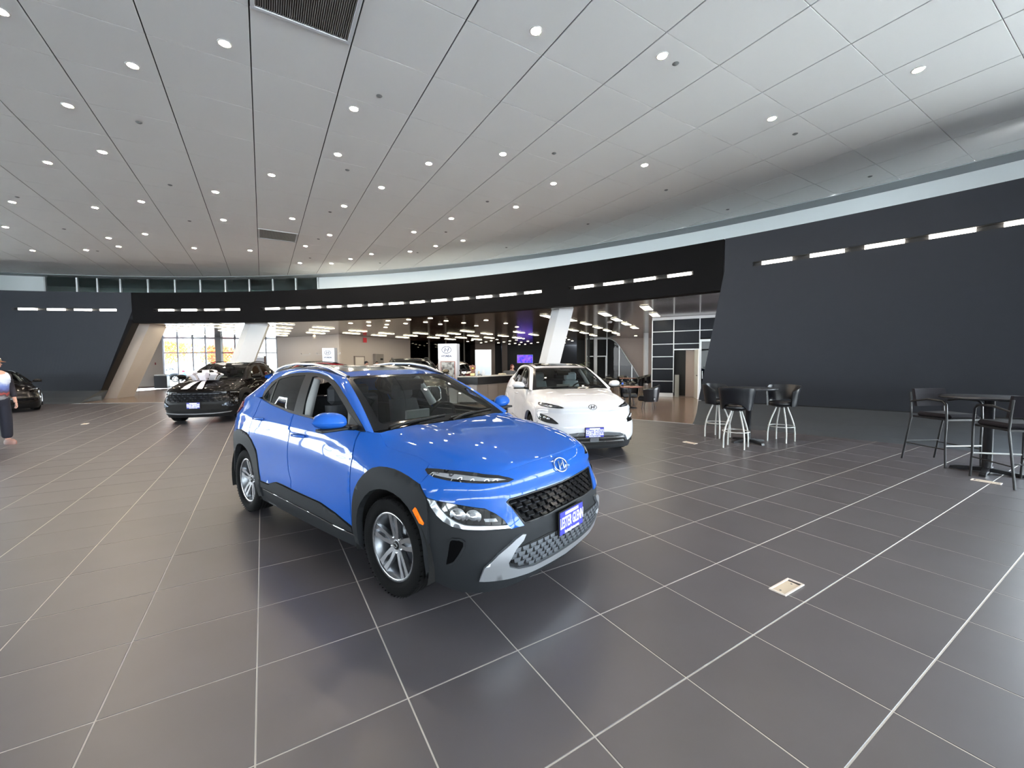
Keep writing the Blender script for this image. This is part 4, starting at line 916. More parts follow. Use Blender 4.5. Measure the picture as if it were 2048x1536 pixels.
    # door handles, tail lamps, wipers
    for s,z in((3.69,1.034),(2.80,.958)) if detail else ():
        for sd in(-1,1):
            P=[K.wrap(s+ds,z+(s+ds-2.8)*.0-.022*ds*2,sd,e) for ds,e in((-.10,.012),(-.085,.034),(0,.040),(.085,.034),(.10,.012))]
            scl(MB().tube(P,[.010,.013,.014,.013,.010],8),sc).build('door_handle',paint,root)
    front('tail_light',[(4.33,1.11),(4.45,1.16),(4.8,1.15),(5.0,1.08),(4.75,1.02),(4.45,1.04)],M_red,root,e=.02,depth=.015,**kw)
    if detail>=1:
        for y0,y1,b in((-.62,-.05,.03),(-.02,.60,.035)):
            P=[ws(a/.74,.025+.05*abs((a-y0)/(y1-y0)),.012) for a in np.linspace(y0,y1,8)]
            o=scl(MB().tube(P,.0055,6),sc).build('wiper_blade',M_plast,root)
            P=[ws(y0/.74,-.02,.012),ws((y0+.15)/.74,.02,.026),ws((y0+y1)/2/.74,.05,.020)]
            scl(MB().tube(P,.009,6),sc).build('wiper_arm',M_plast,root)
    # cabin
    m=MB(); m.box((-1.6,0,.56),(2.5,1.36,.06)); m.box((-.42,0,.80),(.08,1.40,.5)); m.box((-2.75,0,.85),(.08,1.2,.5))
    for sd in(-1,1): m.box((-1.6,sd*.73,.80),(2.3,.06,.52))
    scl(m,sc).build('cabin_tub',M_int,root)
    if detail>=1:
        G=[[(x,a*w,z+.02*(1-a*a)) for a in np.linspace(-1,1,9)] for x,z,w in((-.36,1.045,.70),(-.55,1.062,.70),(-.74,1.050,.70),(-.80,1.0,.70),(-.78,.8,.70))]
        scl(MB().grid(G),sc).build('dashboard',M_int,root)
        scl(MB().box((-.735,-.03,1.085),(.03,.27,.125),0,.008),sc).build('screen_housing',M_pil,root)
        scl(MB().tube([(-.86+.06*cos(t),.36+.185*sin(t),1.00+.175*cos(t)) for t in np.linspace(0,2*pi,25)],.016,8,False),sc).build('steering_wheel',M_int,root)
        sm_=seatm or M_seatg
        for y in(-.36,.36): seat(root,sc,-1.28,y,sm_,sm_)
        mb=MB().box((-2.15,0,.70),(.5,1.25,.16),0,.04).box((-2.42,0,.98),(.14,1.25,.44),0,.04); scl(mb,sc).build('rear_bench',M_seatg,root)
        for y in(-.38,.38): scl(MB().box((-2.44,y,1.25),(.10,.26,.14),0,.035),sc).build('rear_headrest',M_seatg,root)
        scl(MB().box((-.93,.02,1.40),(.13,.30,.05),0,.015).box((-.87,0,1.355),(.03,.24,.065),0,.012),sc).build('inner_mirror',M_int,root)
        for sd in(-1,1):
            f=sideglass(sd)
            P=[f(x,z,-.05) for x,z in((-1.42,1.12),(-1.47,1.28),(-1.54,1.44))]; scl(MB().tube(P,[.045,.040,.035],6),sc).build('pillar_trim',M_pil,root)
            P=[f(x,z,-.05) for x,z in((-.50,1.13),(-.80,1.28),(-1.05,1.38))]; scl(MB().tube(P,[.022,.022,.02],6),sc).build('front_pillar_trim',M_pil,root)
        G=[[np.array(roof(x,v*.96))-[0,0,.035] for v in np.linspace(-1,1,9)] for x in np.linspace(-1.05,-2.7,10)]
        scl(MB().grid(G,True),sc).build('headliner',M_pil,root)
    wheels(root,sc,detail=detail>=1)
    return root
GL=[]
M_blue=mat('blue_paint',(30,84,168),.6,coat=.8,spec=.03)
M_wpaint=mat('white_paint_car',(206,206,210),.4,coat=.9,spec=.3)
M_bpaint=mat('black_paint',(7,5,5),.6,coat=.4,spec=.03)
M_opaint=mat('olive_bronze_paint',(96,88,74),.25,metal=.6,coat=1.)
M_rpaint=mat('dark_red_paint',(110,14,22),.25,coat=1.)
blue=build_car('bright blue compact SUV with dark grey cladding and a blue dealer plate, nearest car',(-.2925,3.3696),-.6781,M_blue,kind='blue',open_win=True)
M_dclad=mat('grey_cladding_dark',(36,38,41),.5)
white=build_car('white electric compact SUV with a closed nose, behind the blue car on the right',(1.168,7.397),-1.4026,M_wpaint,kind='ev',clad=M_dclad,seatm=M_seatl)
black=build_car('black SUV with a big white ribbon bow on its hood, left of the blue car',(-8.6491,11.7326),-1.3541,M_bpaint,sc=(1.06,1.036,1.07),kind='suv',clad=M_plast,detail=2)
olive=build_car('bronze olive SUV with a black roof, hidden behind the blue car',(-3.0,12.9),radians(-70),M_opaint,sc=(1.13,1.08,1.135),kind='box',clad=M_plast,detail=1,roofpaint=M_bpaint)
red=build_car('dark red SUV of which only the roof shows, between black SUV and blue car',(-10.25,17.0),radians(-140),M_rpaint,sc=(1.08,1.05,1.08),kind='suv',detail=1)
sedan=build_car('black sedan at the far left edge, behind the standing man',(-17.75,14.2),radians(-30),M_bpaint,sc=(1.10,1.0,.92),kind='sedan',clad=M_plast,detail=1)
red2=build_car('dark red SUV behind the reception counter, left of the white upright panel',(-2.6,22.4),radians(-62),M_rpaint,sc=(1.08,1.04,1.08),kind='suv',detail=1)
# ribbon bow on the black SUV's hood
M_rib=mat('white_ribbon',(232,228,234),.35,sheen=.3)
bw=thing('ribbon_bow','big white ribbon bow with two tails on the hood of the black SUV','bow',(0,0,0))
bw.parent=None
Rb=Matrix.Translation((-8.6491,11.7326,0))@Matrix.Rotation(-1.3541,4,'Z')
bc=Rb@Vector((.16,-.04,1.142)); bw.location=bc; bw.rotation_euler=(0,0,-1.3541)
rnd=random.Random(3)
def loop(a,L,w,h,tilt=0):
    """a stand-up ribbon loop going out at angle a"""
    u=Vector((cos(a),sin(a),0)); v=Vector((-sin(a),cos(a),0)); G=[]
    for t in np.linspace(0,1,13):
        r=L*sin(pi*t)**.8 if t<1 else 0; z=h*(t-.0)*1.0*sin(pi*min(t*.9,1))+.02+ (h*.5*(1-cos(2*pi*t))*.5)
        d=L*(1-abs(2*t-1)**1.6)
        z=.015+(h*sin(pi*(t-.25)*.9)+h*.62 if t>.25 else .62*h*t/.25*0+h*.02)*1.0
        ww=w*(.35+.65*sin(pi*t)**.6)
        G.append([u*d+v*(-ww/2)+Vector((0,0,z)),u*d+v*(ww/2)+Vector((0,0,z+tilt*ww))])
    return MB().grid(G)
for k in range(9):
    a=radians(40*k+10); loop(a,.40+.04*rnd.random(),.17,.13,.2*(rnd.random()-.5)).build('ribbon_loop',M_rib,bw)
for k in range(6):
    a=radians(60*k+25); o=loop(a,.27,.16,.14,.2*(rnd.random()-.5)).build('ribbon_loop',M_rib,bw); o.location=(0,0,.06)
MB().ball((0,0,.14),(.06,.06,.045)).build('ribbon_knot',M_rib,bw)
for a,b,L in((-.17,-.02,.67),(.14,.18,.64)):
    G=[]
    for t in np.linspace(0,1,12):
        x=.05+L*t+.0; y=lerp(a*.2,a*1.1,t); xs=x-.02; q=hoodsurf(np.array([np.interp(-(xs-.0),[-.72,.3],[.3,1.7])]),np.array([0.]))[0]
        zc=float(crom([-.30,-.1,.1,.3,.45,.58,.67,.735,.80],[1.088,1.078,1.062,1.035,1.005,.968,.938,.912,.86],(x+.16)/1.06))*1.07-1.142+.016+.035*sin(pi*t)*(1-t)
        G.append([(x-.03*(b>0),y-.04-.045*t,zc+.012),(x+.05*(t>.99),y+.04+.045*t,zc+.014)])
    MB().grid(G).build('ribbon_tail',M_rib,bw)
# ================================================================== FURNITURE
M_vinyl=mat('black_vinyl',(17,19,25),.28,spec=.5)
M_leg=mat('silver_stool_leg',(200,202,200),.35,metal=.3)
M_blk=mat('black_powder_coat',(16,17,22),.35)
M_fab=mat('dark_grey_fabric',(34,32,37),.9,spec=.2,noise=.1,nscale=80)
M_top=mat('dark_table_top',(36,37,42),.3)
def stool(label,x,y,face,grp=None):
    t=thing('bar_stool',label,'stool',(x,y,0),face,grp)       # faces +x before turning
    MB().lathe([(.0001,.70),(.19,.70),(.215,.715),(.222,.75),(.205,.785),(.12,.797),(.0001,.80)],n=32).build('seat',M_vinyl,t)
    for inner in(0,1):
        pass
    n=30; rows=9; G=[[],[]]
    for i in range(n+1):
        a=pi+lerp(-radians(118),radians(118),i/n); w=abs(i/n*2-1)
        zt=1.105-.02*w-.10*max(0,w-.66)/.34; zb=.70+(.125*(1-(w/.42)**2)**.5 if w<.42 else 0)
        for s,dr in((0,.0),(1,.030)):
            col=[]
            for k in range(rows+1):
                tt=k/rows; z=lerp(zb,zt,tt); r=.222+.030*tt+.02*tt*tt-.03*max(0,w-.8)*5*tt
                e=dr*(1 if 0<k<rows else .85); col.append((( r+e)*cos(a)-.01*tt,(r+e)*sin(a)*1.02,z+(.008 if k==rows and s==0 else 0)))
            G[s].append(col)
    m=MB().grid(G[0],True,False).grid(G[1],True,True)
    for r in(0,-1): m.grid([[G[0][i][r],G[1][i][r]] for i in range(n+1)],True,r==0)
    for i in(0,-1): m.grid([[G[0][i][k],G[1][i][k]] for k in range(rows+1)],True,i!=0)
    m.build('backrest',M_vinyl,t)
    MB().lathe([(.0001,.675),(.10,.675),(.12,.70),(.0001,.70)],n=20).build('swivel_plate',M_blk,t)
    for k in range(4):
        a=pi/4+k*pi/2; P=[]
        for u in np.linspace(0,1,9):
            z=.69*(1-u); r=.09+.15*sin(min(1,u*1.25)*pi/2)**1.1
            P.append((r*cos(a),r*sin(a),z))
        MB().tube(P,.0145,8).build('leg',M_leg,t)
    MB().tube([(.222*cos(a),.222*sin(a),.30) for a in np.linspace(0,2*pi,33)],.009,8,False).build('foot_ring',M_leg,t)
    return t
stool('black bucket bar stool with silver legs, back to the viewer, nearest of the three',4.10,7.45,radians(50))
stool('black bucket bar stool half hidden behind the nearest one, facing the viewer',4.30,8.52,radians(-62))
stool('black bucket bar stool to the right of its table, open back gap showing',5.30,8.01,radians(212))
def bar_table(label,x,y,R,rz):
    t=thing('bar_table',label,'table',(x,y,0),rz)
    MB().lathe([(.0001,1.035),(R-.012,1.035),(R,1.045),(R,1.058),(R-.006,1.064),(.0001,1.064)],n=48).build('table_top',M_top,t)
    MB().lathe([(.05,.05),(.05,1.0),(.10,1.01),(.16,1.034),(.0001,1.034)],n=24).build('column',M_blk,t)
    for k in range(4):
        a=k*pi/2; c,s=cos(a),sin(a)
        m=MB(); w=.032
        prof=[(.03,.075),(.30,.045),(.35,.035),(.36,.0),(.33,0),(.03,.02)]
        pts=[(r*c-w*s,r*s+w*c,z) for r,z in prof]; m.extr(pts,(2*w*s,-2*w*c,0)); m.build('foot',M_blk,t)
    return t
bar_table('round black bar table on a cross foot between the silver-legged stools',4.60,7.93,.48,radians(14))
bar_table('round black bar table on a cross foot at the right edge, beside armchairs',6.61,5.64,.50,radians(35))
def armchair(label,x,y,face):
    t=thing('bar_chair',label,'chair',(x,y,0),face)     # faces +x
    MB().box((.02,0,.745),(.48,.47,.075),0,.028).build('seat',M_fab,t)
    G=[]
    m=MB()
    for s,dx in((0,0.),(1,.045)):
        G.append([[(-.235-.05*k/8+dx-.03*(1-(2*i/10-1)**2),lerp(-.25,.25,i/10),.86+.27*k/8) for k in range(9)] for i in range(11)])
    m.grid(G[0],True,True).grid(G[1],True,False)
    for r in(0,-1): m.grid([[G[0][i][r],G[1][i][r]] for i in range(11)],True,r!=0)
    for i in(0,-1): m.grid([[G[0][i][k],G[1][i][k]] for k in range(9)],True,i==0)
    m.build('backrest',M_fab,t)
    for s in(-1,1):
        MB().tube([(-.38,s*.27,.0),(-.26,s*.265,.70),(-.27,s*.265,.85),(-.29,s*.26,1.08)],.013,8).build('rear_leg',M_blk,t)
        MB().tube([(.26,s*.27,.0),(.245,s*.27,.35),(.25,s*.27,.70),(.235,s*.27,.93),(.19,s*.27,.975),(-.02,s*.27,.985),(-.28,s*.265,.93)],[.013,.013,.013,.014,.018,.016,.012],8).build('front_leg_and_arm',M_blk,t)
        MB().tube([(-.335,s*.268,.27),(.25,s*.27,.27)],.009,6).build('side_stretcher',M_blk,t)
    MB().tube([(.252,-.27,.32),(.252,.27,.32)],.011,8).build('foot_rail',M_leg,t)
    MB().tube([(-.325,-.268,.30),(-.325,.268,.30)],.009,6).build('rear_stretcher',M_blk,t)
    MB().box((0,0,.70),(.50,.50,.025)).build('seat_frame',M_blk,t)
    return t
armchair('dark fabric bar armchair standing against the slate wall, left of the right hand table',6.55,6.15,radians(-88))
armchair('black bar armchair with its back to the viewer, cut by the right edge',6.40,5.16,radians(76))
# floor boxes
M_fbox=mat('floor_box_frame',(226,216,206),.4); M_fpl=mat('floor_box_plate',(206,190,168),.45)
for k,((x,y),lab) in enumerate((((1.90,2.77),'pale rectangular floor outlet cover in the right foreground'),((3.45,7.88),'pale floor outlet cover left of the silver-legged stools'),((6.10,5.20),'pale floor outlet cover under the black armchair at the right edge'),((-11.64,11.09),'pale floor outlet cover far left, in front of the beige pillar'))):
    t=thing('floor_outlet',lab,'outlet cover',(x,y,.001),GRZ+pi/2-radians(0) if k else GRZ+pi/2+radians(-90))
    m=MB().box((0,.0475,.004),(.26,.015,.008),0,.002).box((0,-.0475,.004),(.26,.015,.008),0,.002).box((.1225,0,.004),(.015,.08,.008)).box((-.1225,0,.004),(.015,.08,.008)); m.build('frame',M_fbox,t)
    MB().box((-.01,0,.003),(.20,.076,.004)).build('cover_plate',M_fpl,t)
    for s in(-1,1): MB().lathe([(.0001,.0065),(.006,.0065),(.007,.005)],(s*.075-.01,0,0),10).build('screw',M_rimg,t)
# ================================================================== RECEPTION
M_lam=mat('grey_laminate',(118,108,100),.4); M_lam2=mat('pale_laminate',(168,168,170),.3); M_ctop=mat('counter_stone',(206,202,196),.3); M_cblk=mat('counter_black_band',(24,24,28),.25)
cd=thing('reception_counter','angular reception counter with black upper band and grey wood panels','counter',(-1.31,15.64,0))
dx,dy=.585,.811; Lc=5.2
def cpt(s,off,z): return (dx*s-dy*off*-1*-1+0,dy*s+dx*off,z)
ar=atan2(dy,dx)
def cbox(mb,s0,s1,o0,o1,z0,z1):
    R=Matrix.Rotation(ar,3,'Z'); c=R@Vector(((s0+s1)/2,(o0+o1)/2,0)); mb.box((c.x,c.y,(z0+z1)/2),(s1-s0,o1-o0,z1-z0),ar); return mb
cbox(MB(),0,Lc,.0,.62,1.05,1.09).add([(-.78,0,1.05),(0,0,1.05),(-.36,.51,1.05),(-.78,.51,1.05),(-.78,0,1.09),(0,0,1.09),(-.36,.51,1.09),(-.78,.51,1.09)],[(0,1,2,3),(7,6,5,4),(0,4,5,1),(1,5,6,2),(2,6,7,3),(3,7,4,0)]).build('counter_top',M_ctop,cd)
cbox(MB(),0,Lc,.0,.06,.76,1.05).box((-.39,.03,.905),(.78,.06,.29)).build('black_band',M_cblk,cd)
for k in range(8):
    cbox(MB(),.012+k*.65,.642+k*.65,.03,.07,.10,.75).build('front_panel',M_lam,cd)
MB().box((-.39,.06,.42),(.77,.04,.66)).build('end_panel',M_lam2,cd)
cbox(MB(),.0,Lc,.08,.6,0,.10).box((-.36,.3,.05),(.7,.4,.1)).build('plinth',M_black,cd)
cbox(MB(),.0,Lc,.08,.10,.10,1.05).build('carcass',M_black,cd)
def onc(s,o,z=1.09):
    R=Matrix.Rotation(ar,3,'Z'); c=R@Vector((s,o,0)); return (-1.31+c.x,15.64+c.y,z)
def solo(name,mb,m,label,cat,loc=(0,0,0),rz=0,group=None):
    return tag(mb.build(name,m,None,loc,rz),label,cat,group)
pn=thing('display_screen','tall white upright panel standing on the reception counter','screen',onc(.70,.30),radians(8))
MB().box((0,0,.515),(.63,.07,1.03),0,.008).build('casing',mat('panel_white',(214,224,234),.35),pn); MB().box((0,-.037,.52),(.58,.006,.96)).build('face',mat('panel_face',(200,214,228),.25),pn)
for s,o in((-.315,0),(.315,0)): MB().box((s,-.036,.515),(.02,.012,1.03)).build('edge_strip',M_white,pn)
tr=thing('trophy','wooden shield trophy with a round gold medal on a plinth with brass plate','trophy',(-1.52,15.86,1.09),radians(0))
MB().box((0,0,.06),(.20,.12,.12),0,.006).build('plinth',mat('trophy_wood',(92,52,34),.35),tr); MB().box((0,-.063,.06),(.17,.006,.09)).build('brass_plate',mat('brass',(214,190,130),.3,metal=.4),tr)
MB().extr([(x,-.02,z) for x,z in((-.05,.12),(.05,.12),(.07,.2),(.12,.28),(.115,.42),(.06,.40),(0,.44),(-.06,.40),(-.115,.42),(-.12,.28),(-.07,.2))],(0,.04,0)).build('shield',mat('shield_wood',(122,70,44),.35),tr)
MB().lathe([(.0001,-.030),(.04,-.03),(.045,-.02)],(0,0,.29),20,'Y').build('medal',mat('gold',(230,190,90),.25,metal=.7),tr)
sw=thing('wheel_trophy','small steering wheel trophy on the counter, left of the shield trophy','trophy',(-1.86,15.88,1.09))
MB().tube([(.11*cos(a),0,.16+.11*sin(a)) for a in np.linspace(0,2*pi,25)],.012,8,False).build('rim',mat('dark_chrome'),sw); MB().box((0,0,.16),(.2,.012,.02)).box((0,0,.10),(.02,.012,.12)).build('spokes',M_chrome,sw); MB().box((0,0,.02),(.12,.1,.04),0,.005).build('base',M_blk,sw)
solo('figurine',MB().box((0,0,.02),(.07,.07,.04)).ball((0,0,.09),(.025,.022,.06)).ball((0,0,.17),.022).tube([(-.05,0,.10),(0,0,.125),(.04,0,.16)],.01,6),mat('cream_ceramic',(216,206,176),.4),'small cream figurine right of the shield trophy on the counter','figurine',(-1.29,15.92,1.09))
solo('glass_award',MB().extr([(-.06,-.02,0),(.06,-.02,0),(.075,-.02,.1),(.05,-.02,.17),(.055,-.02,.22),(-.055,-.02,.22),(-.05,-.02,.17),(-.075,-.02,.1)],(0,.04,0)),mat('frosted_white',(206,212,220),.2),'white frosted award beside the tall white panel','award',(-1.12,16.1,1.09))
solo('model_car',MB().box((0,0,.035),(.20,.09,.04),0,.015).box((.0,0,.07),(.11,.08,.04),0,.015).lathe([(.0001,-.048),(.018,-.048),(.018,-.03)],(.06,0,.018),12,'Y').lathe([(.0001,-.048),(.018,-.048),(.018,-.03)],(-.06,0,.018),12,'Y'),mat('model_silver',(150,154,160),.3,metal=.6),'small silver model car on the counter by the shield trophy','model car',(-1.24,15.75,1.09),radians(20))
solo('dark_trophy',MB().box((0,0,.03),(.11,.09,.06),0,.004).tube([(0,0,.06),(.01,0,.16),(-.01,0,.24)],[.02,.03,.04],8),mat('dark_bronze',(44,34,34),.3,metal=.5),'dark bronze trophy at the left end of the counter','trophy',(-1.99,15.8,1.09))
solo('printer',MB().box((0,0,.08),(.46,.36,.16),0,.02).box((0,-.19,.05),(.3,.03,.03)),mat('printer_grey',(92,94,98),.5),'low grey printer on the counter beside the seated woman','printer',onc(2.55,.35),ar)
solo('paper_stack',MB().box((0,0,.02),(.3,.22,.04),0,.004).box((.01,.01,.05),(.26,.2,.02),.2),mat('paper_cream',(226,216,196),.8),'stack of cream papers on the counter left of the printer','papers',onc(1.95,.3),ar)
# television on the far black wall
tv=thing('television','wall television with a bright blue picture on the far black wall','television',(1.50,46.955,2.06))
MB().box((0,0,0),(1.84,.08,.98),0,.01).build('casing',M_blackgl,tv)
def tvmat():
    m=D.materials.new('tv_picture'); m.use_nodes=True; nt=m.node_tree; b=nt.nodes['Principled BSDF']
    tc=nt.nodes.new('ShaderNodeTexCoord'); nz=nt.nodes.new('ShaderNodeTexNoise'); nz.inputs['Scale'].default_value=3.2; rp=nt.nodes.new('ShaderNodeValToRGB')
    rp.color_ramp.elements[0].color=srgb(20,60,220); rp.color_ramp.elements[1].color=srgb(60,170,255); e=rp.color_ramp.elements.new(.62); e.color=srgb(150,90,220)
    rp.color_ramp.elements[0].position=.35; nt.links.new(tc.outputs['Object'],nz.inputs['Vector']); nt.links.new(nz.outputs['Fac'],rp.inputs[0]); nt.links.new(rp.outputs[0],b.inputs['Emission Color']); b.inputs['Emission Strength'].default_value=.55; b.inputs['Base Color'].default_value=(0,0,0,1)
    return m
MB().box((0,-.045,0),(1.76,.006,.90)).build('screen',tvmat(),tv)
# pylons with the maker's emblem
M_pyl=mat('pylon_white',(226,229,236),.25,coat=.5); M_navy=mat('navy_print',(18,28,76),.5)
def pylon(label,x,y,w,d,h,rz,poster):
    t=thing('sign_pylon',label,'sign',(x,y,0),rz)
    MB().box((0,0,h/2),(w,d,h),0,.006).build('casing',M_pyl,t)
    hlogo(t,(-.03,-d/2-.003,h-.24),(1,0,0),(0,0,1),w*.5,M_navy,'emblem',.004)
    text_mesh('HYUNDAI',.105,M_navy,t,(-.03,-d/2-.002,h-.49),(1,0,0),(0,0,1),.004,'lettering',bold=.004,sx=.92)
    if poster:
        MB().box((.02,-d/2-.008,h-1.22),(.60,.016,1.05)).build('poster_frame',mat('copper_frame',(150,96,84),.4),t)
        m=D.materials.new('poster_print'); m.use_nodes=True; nt=m.node_tree; b=nt.nodes['Principled BSDF']; nz=nt.nodes.new('ShaderNodeTexNoise'); tc=nt.nodes.new('ShaderNodeTexCoord'); nz.inputs['Scale'].default_value=6; rp=nt.nodes.new('ShaderNodeValToRGB'); rp.color_ramp.elements[0].position=.38; rp.color_ramp.elements[0].color=srgb(70,62,70); rp.color_ramp.elements[1].position=.6; rp.color_ramp.elements[1].color=srgb(196,204,206)
        nt.links.new(tc.outputs['Object'],nz.inputs['Vector']); nt.links.new(nz.outputs['Fac'],rp.inputs[0]); nt.links.new(rp.outputs[0],b.inputs['Base Color'])
        MB().box((.02,-d/2-.018,h-1.22),(.55,.004,1.0)).build('poster',m,t)
    else:
        MB().box((.02,-d/2-.006,h-.86),(.55,.012,.25)).build('display_window',M_lam2,t)
    return t
pylon('white free-standing sign with blue oval emblem and poster, right of the bronze SUV',-2.52,16.45,.78,.36,2.36,radians(-12),True)
pylon('white free-standing sign with blue oval emblem before the left beige wall',-9.4,21.2,.66,.30,2.42,radians(-6),False)
# things along the beige walls
def onwall(p,q,s,off=-.03):
    p=Vector((*p,0));q=Vector((*q,0)); d=(q-p).normalized(); n=Vector((-d.y,d.x,0)); c=p+d*s+n*off; return (c.x,c.y),atan2(d.y,d.x)
c,a=onwall(WA1,WB1,1.9,-.04); t=thing('wall_door','pale flush door with grey frame in the beige wall','door',(c[0],c[1],0),a)
m=MB(); m.box((-.5,0,1.08),(.07,.1,2.16)); m.box((.5,0,1.08),(.07,.1,2.16)); m.box((0,0,2.13),(1.07,.1,.07)); m.build('door_frame',mat('frame_taupe',(126,116,110),.5),t); MB().box((0,.0,1.05),(.93,.05,2.08)).build('door_leaf',mat('door_pale',(206,198,190),.5),t); MB().box((.36,-.05,1.04),(.05,.06,.14)).build('handle',M_steel,t)
c,a=onwall(WA1,WB1,3.9,-.13); t=thing('wall_cabinet','grey metal cabinet with a small dark slot on the beige wall','cabinet',(c[0],c[1],0),a)
MB().box((0,0,1.55),(.95,.24,1.6),0,.01).build('body',mat('cabinet_grey',(138,132,128),.45,metal=.3),t); MB().box((.22,-.125,1.95),(.3,.01,.14)).build('slot',M_black,t); MB().box((0,-.122,1.62),(.8,.006,.02)).build('seam',M_steel,t)
c,a=onwall(WA1,WB1,2.5,-.08); solo('exit_sign',MB().box((0,0,3.33),(.34,.05,.34),0,.01),mat('exit_red',(150,20,30),.4,emit=.25),'small dark red exit sign hanging high by the beige wall','sign',(c[0],c[1],0),a)
c,a=onwall(WA0,WA1,2.6,-.06); t=thing('wall_frame','large dark framed display low on the left part of the beige wall','display',(c[0]-1.0,c[1]-3.2,0),a)
m=MB(); m.box((-1.0,0,1.2),(.07,.08,1.9)); m.box((1.0,0,1.2),(.07,.08,1.9)); m.box((0,0,2.12),(2.07,.08,.07)); m.box((0,0,.9),(2.0,.06,.06)); m.build('frame',mat('frame_maroon',(62,40,42),.4),t); MB().box((0,.02,1.5),(1.93,.02,1.15)).build('panel',mat('panel_grey',(120,122,132),.4),t)
for s in(3.6,5.4,6.9):
    c,a=onwall(WA0,WA1,s,-.06); solo('wall_rail',MB().box((0,0,2.28),(1.1,.03,.02)).box((-.5,0,2.36),(.05,.04,.06)).box((.5,0,2.36),(.05,.04,.06)),M_alu,'thin metal picture rail on the beige wall behind the left sign','rail',(c[0],c[1],0),a,'picture rails on the beige wall')
# bin and chair at the left
t=thing('litter_bin','black square litter bin with a pale lid beside the glass front','bin',(-24.55,28.7,0),radians(20))
MB().box((0,0,.43),(.74,.5,.86),0,.02).build('body',M_blk,t); MB().box((0,0,.92),(.70,.47,.10),0,.03).build('lid',mat('bin_lid',(178,176,172),.4),t)
solo('fire_alarm',MB().box((0,0,0),(.05,.14,.16),0,.01),mat('alarm_maroon',(120,48,50),.5),'small dark red alarm box on the beige wall above the litter bin','alarm',(-25.35,29.15,1.72),radians(55))
def sidechair(label,x,y,face,cat='chair',m=None,group=None,name='side_chair'):
    m=m or M_vinyl; t=thing(name,label,cat,(x,y,0),face,group)
    MB().box((.02,0,.45),(.46,.48,.07),0,.025).build('seat',m,t); MB().box((-.22,0,.70),(.05,.46,.34),0,.02).build('backrest',m,t)
    for s in(-1,1):
        MB().tube([(-.27,s*.22,0),(-.22,s*.22,.42),(-.24,s*.22,.80)],.012,6).build('leg',M_steel,t); MB().tube([(.24,s*.22,0),(.2,s*.22,.44),(.16,s*.22,.64),(-.2,s*.22,.66)],.012,6).build('leg',M_steel,t)
    return t
sidechair('black side chair with metal legs between the leaning pillar and the litter bin',-23.8,25.6,radians(10))
# ================================================================== RIGHT BACK CORNER: panelled office wall
GW0=Vector((6.45,18.85,0)); GW1=Vector((11.2,16.42,0)); gd=(GW1-GW0).normalized(); ga=atan2(gd.y,gd.x); gn=Vector((-gd.y,gd.x,0))
wp=struct(link('wall_office',None,None,GW0,ga)); wp.empty_display_size=.1
M_pdk=mat('dark_glossy_panel',(14,16,24),.35,spec=.15); M_pw=mat('office_frame',(196,198,198),.35,metal=.3)
zs=[.16,.71,1.265,1.82,2.385,2.95,3.50]; xs=[0,.92,1.98,3.05,4.2,5.3]
dm=((.92,1.98,0,2.11),(1.98,3.05,0,2.55))
for i in range(5):
    for j in range(6):
        x0,x1,z0,z1=xs[i],xs[i+1],zs[j],zs[j+1]
        if i==1: 
            if z1<2.0: continue
            z0=max(z0,2.16)
        if i==2:
            if z1<2.5: continue
            z0=max(z0,2.60)
        MB().box(((x0+x1)/2,.03,(z0+z1)/2),(x1-x0-.03,.04,z1-z0-.03)).build('panel',M_pdk,wp)
m=MB()
for x in xs: m.box((x,.02,1.85),(.035,.07,3.3))
m.build('mullion',M_pw,wp); m=MB()
for k,z in enumerate(zs):
    m.box((.46,.02,z),(.92,.065,.028)); m.box((3.65,.02,z),(3.3,.065,.028))if z>2.5 else None
    if z>2.3: m.box((1.45,.02,z),(1.06,.065,.028))
m.box((1.45,.02,2.13),(1.06,.07,.05)); m.build('transom',M_pw,wp)
MB().box((.46,0,.08),(.92,.09,.16)).build('base_board',M_white,wp); MB().box((2.65,0,3.53),(5.3,.12,.12)).build('top_rail',M_white,wp)
MB().box((2.6,.30,1.8),(5.3,.04,3.5)).build('backing',M_black,wp)
d1=struct(link('door_1',None,None,GW0+gd*1.80-gn*.02,ga-radians(78))); d1.empty_display_size=.1
MB().box((.0+.45,0,1.05),(.90,.045,2.10),0,.004).build('door_leaf',mat('door_white',(214,212,206),.45),d1); MB().box((.80,-.05,1.0),(.12,.04,.03)).build('door_handle',M_steel,d1)
struct(MB().box((0,0,1.05),(.42,.03,2.08)).build('trim_11',mat('rose_beige_wall'),None,GW0+gd*1.62+gn*.25,ga))
struct(MB().box((0,0,.5),(.18,.05,1.0)).build('trim_12',mat('grey_cabinet_side',(146,146,140),.5),None,GW0+gd*1.08-gn*.05,ga))
gd2=struct(link('door_2',None,None,GW0+gd*1.98-gn*.12,ga)); gd2.empty_display_size=.1
m=MB(); m.box((.04,0,1.27),(.08,.07,2.54)); m.box((1.04,0,1.27),(.08,.07,2.54)); m.box((.54,0,2.50),(1.0,.07,.09)); m.box((.54,0,.11),(1.0,.07,.22)); m.build('door_frame',M_pw,gd2)
MB().box((.54,0,1.35),(.92,.012,2.2)).build('pane',glass('door_glass_dark',(.08,.09,.1),1.25),gd2); MB().tube([(.13,-.04,.85),(.13,-.09,.87),(.13,-.09,1.15),(.13,-.04,1.17)],.015,8).build('door_handle',M_pw,gd2)
m=MB()
for z in(.70,1.0,1.2,1.35,1.82): m.box((.56,.06,z),(.88,.02,.02))
m.build('blind_slat',M_rimg,gd2)
solo('white_column',MB().box((0,0,1.8),(.26,.26,3.6)),M_white,'slim white square column at the left end of the dark panelled wall','column',(9.35,28.6,0))
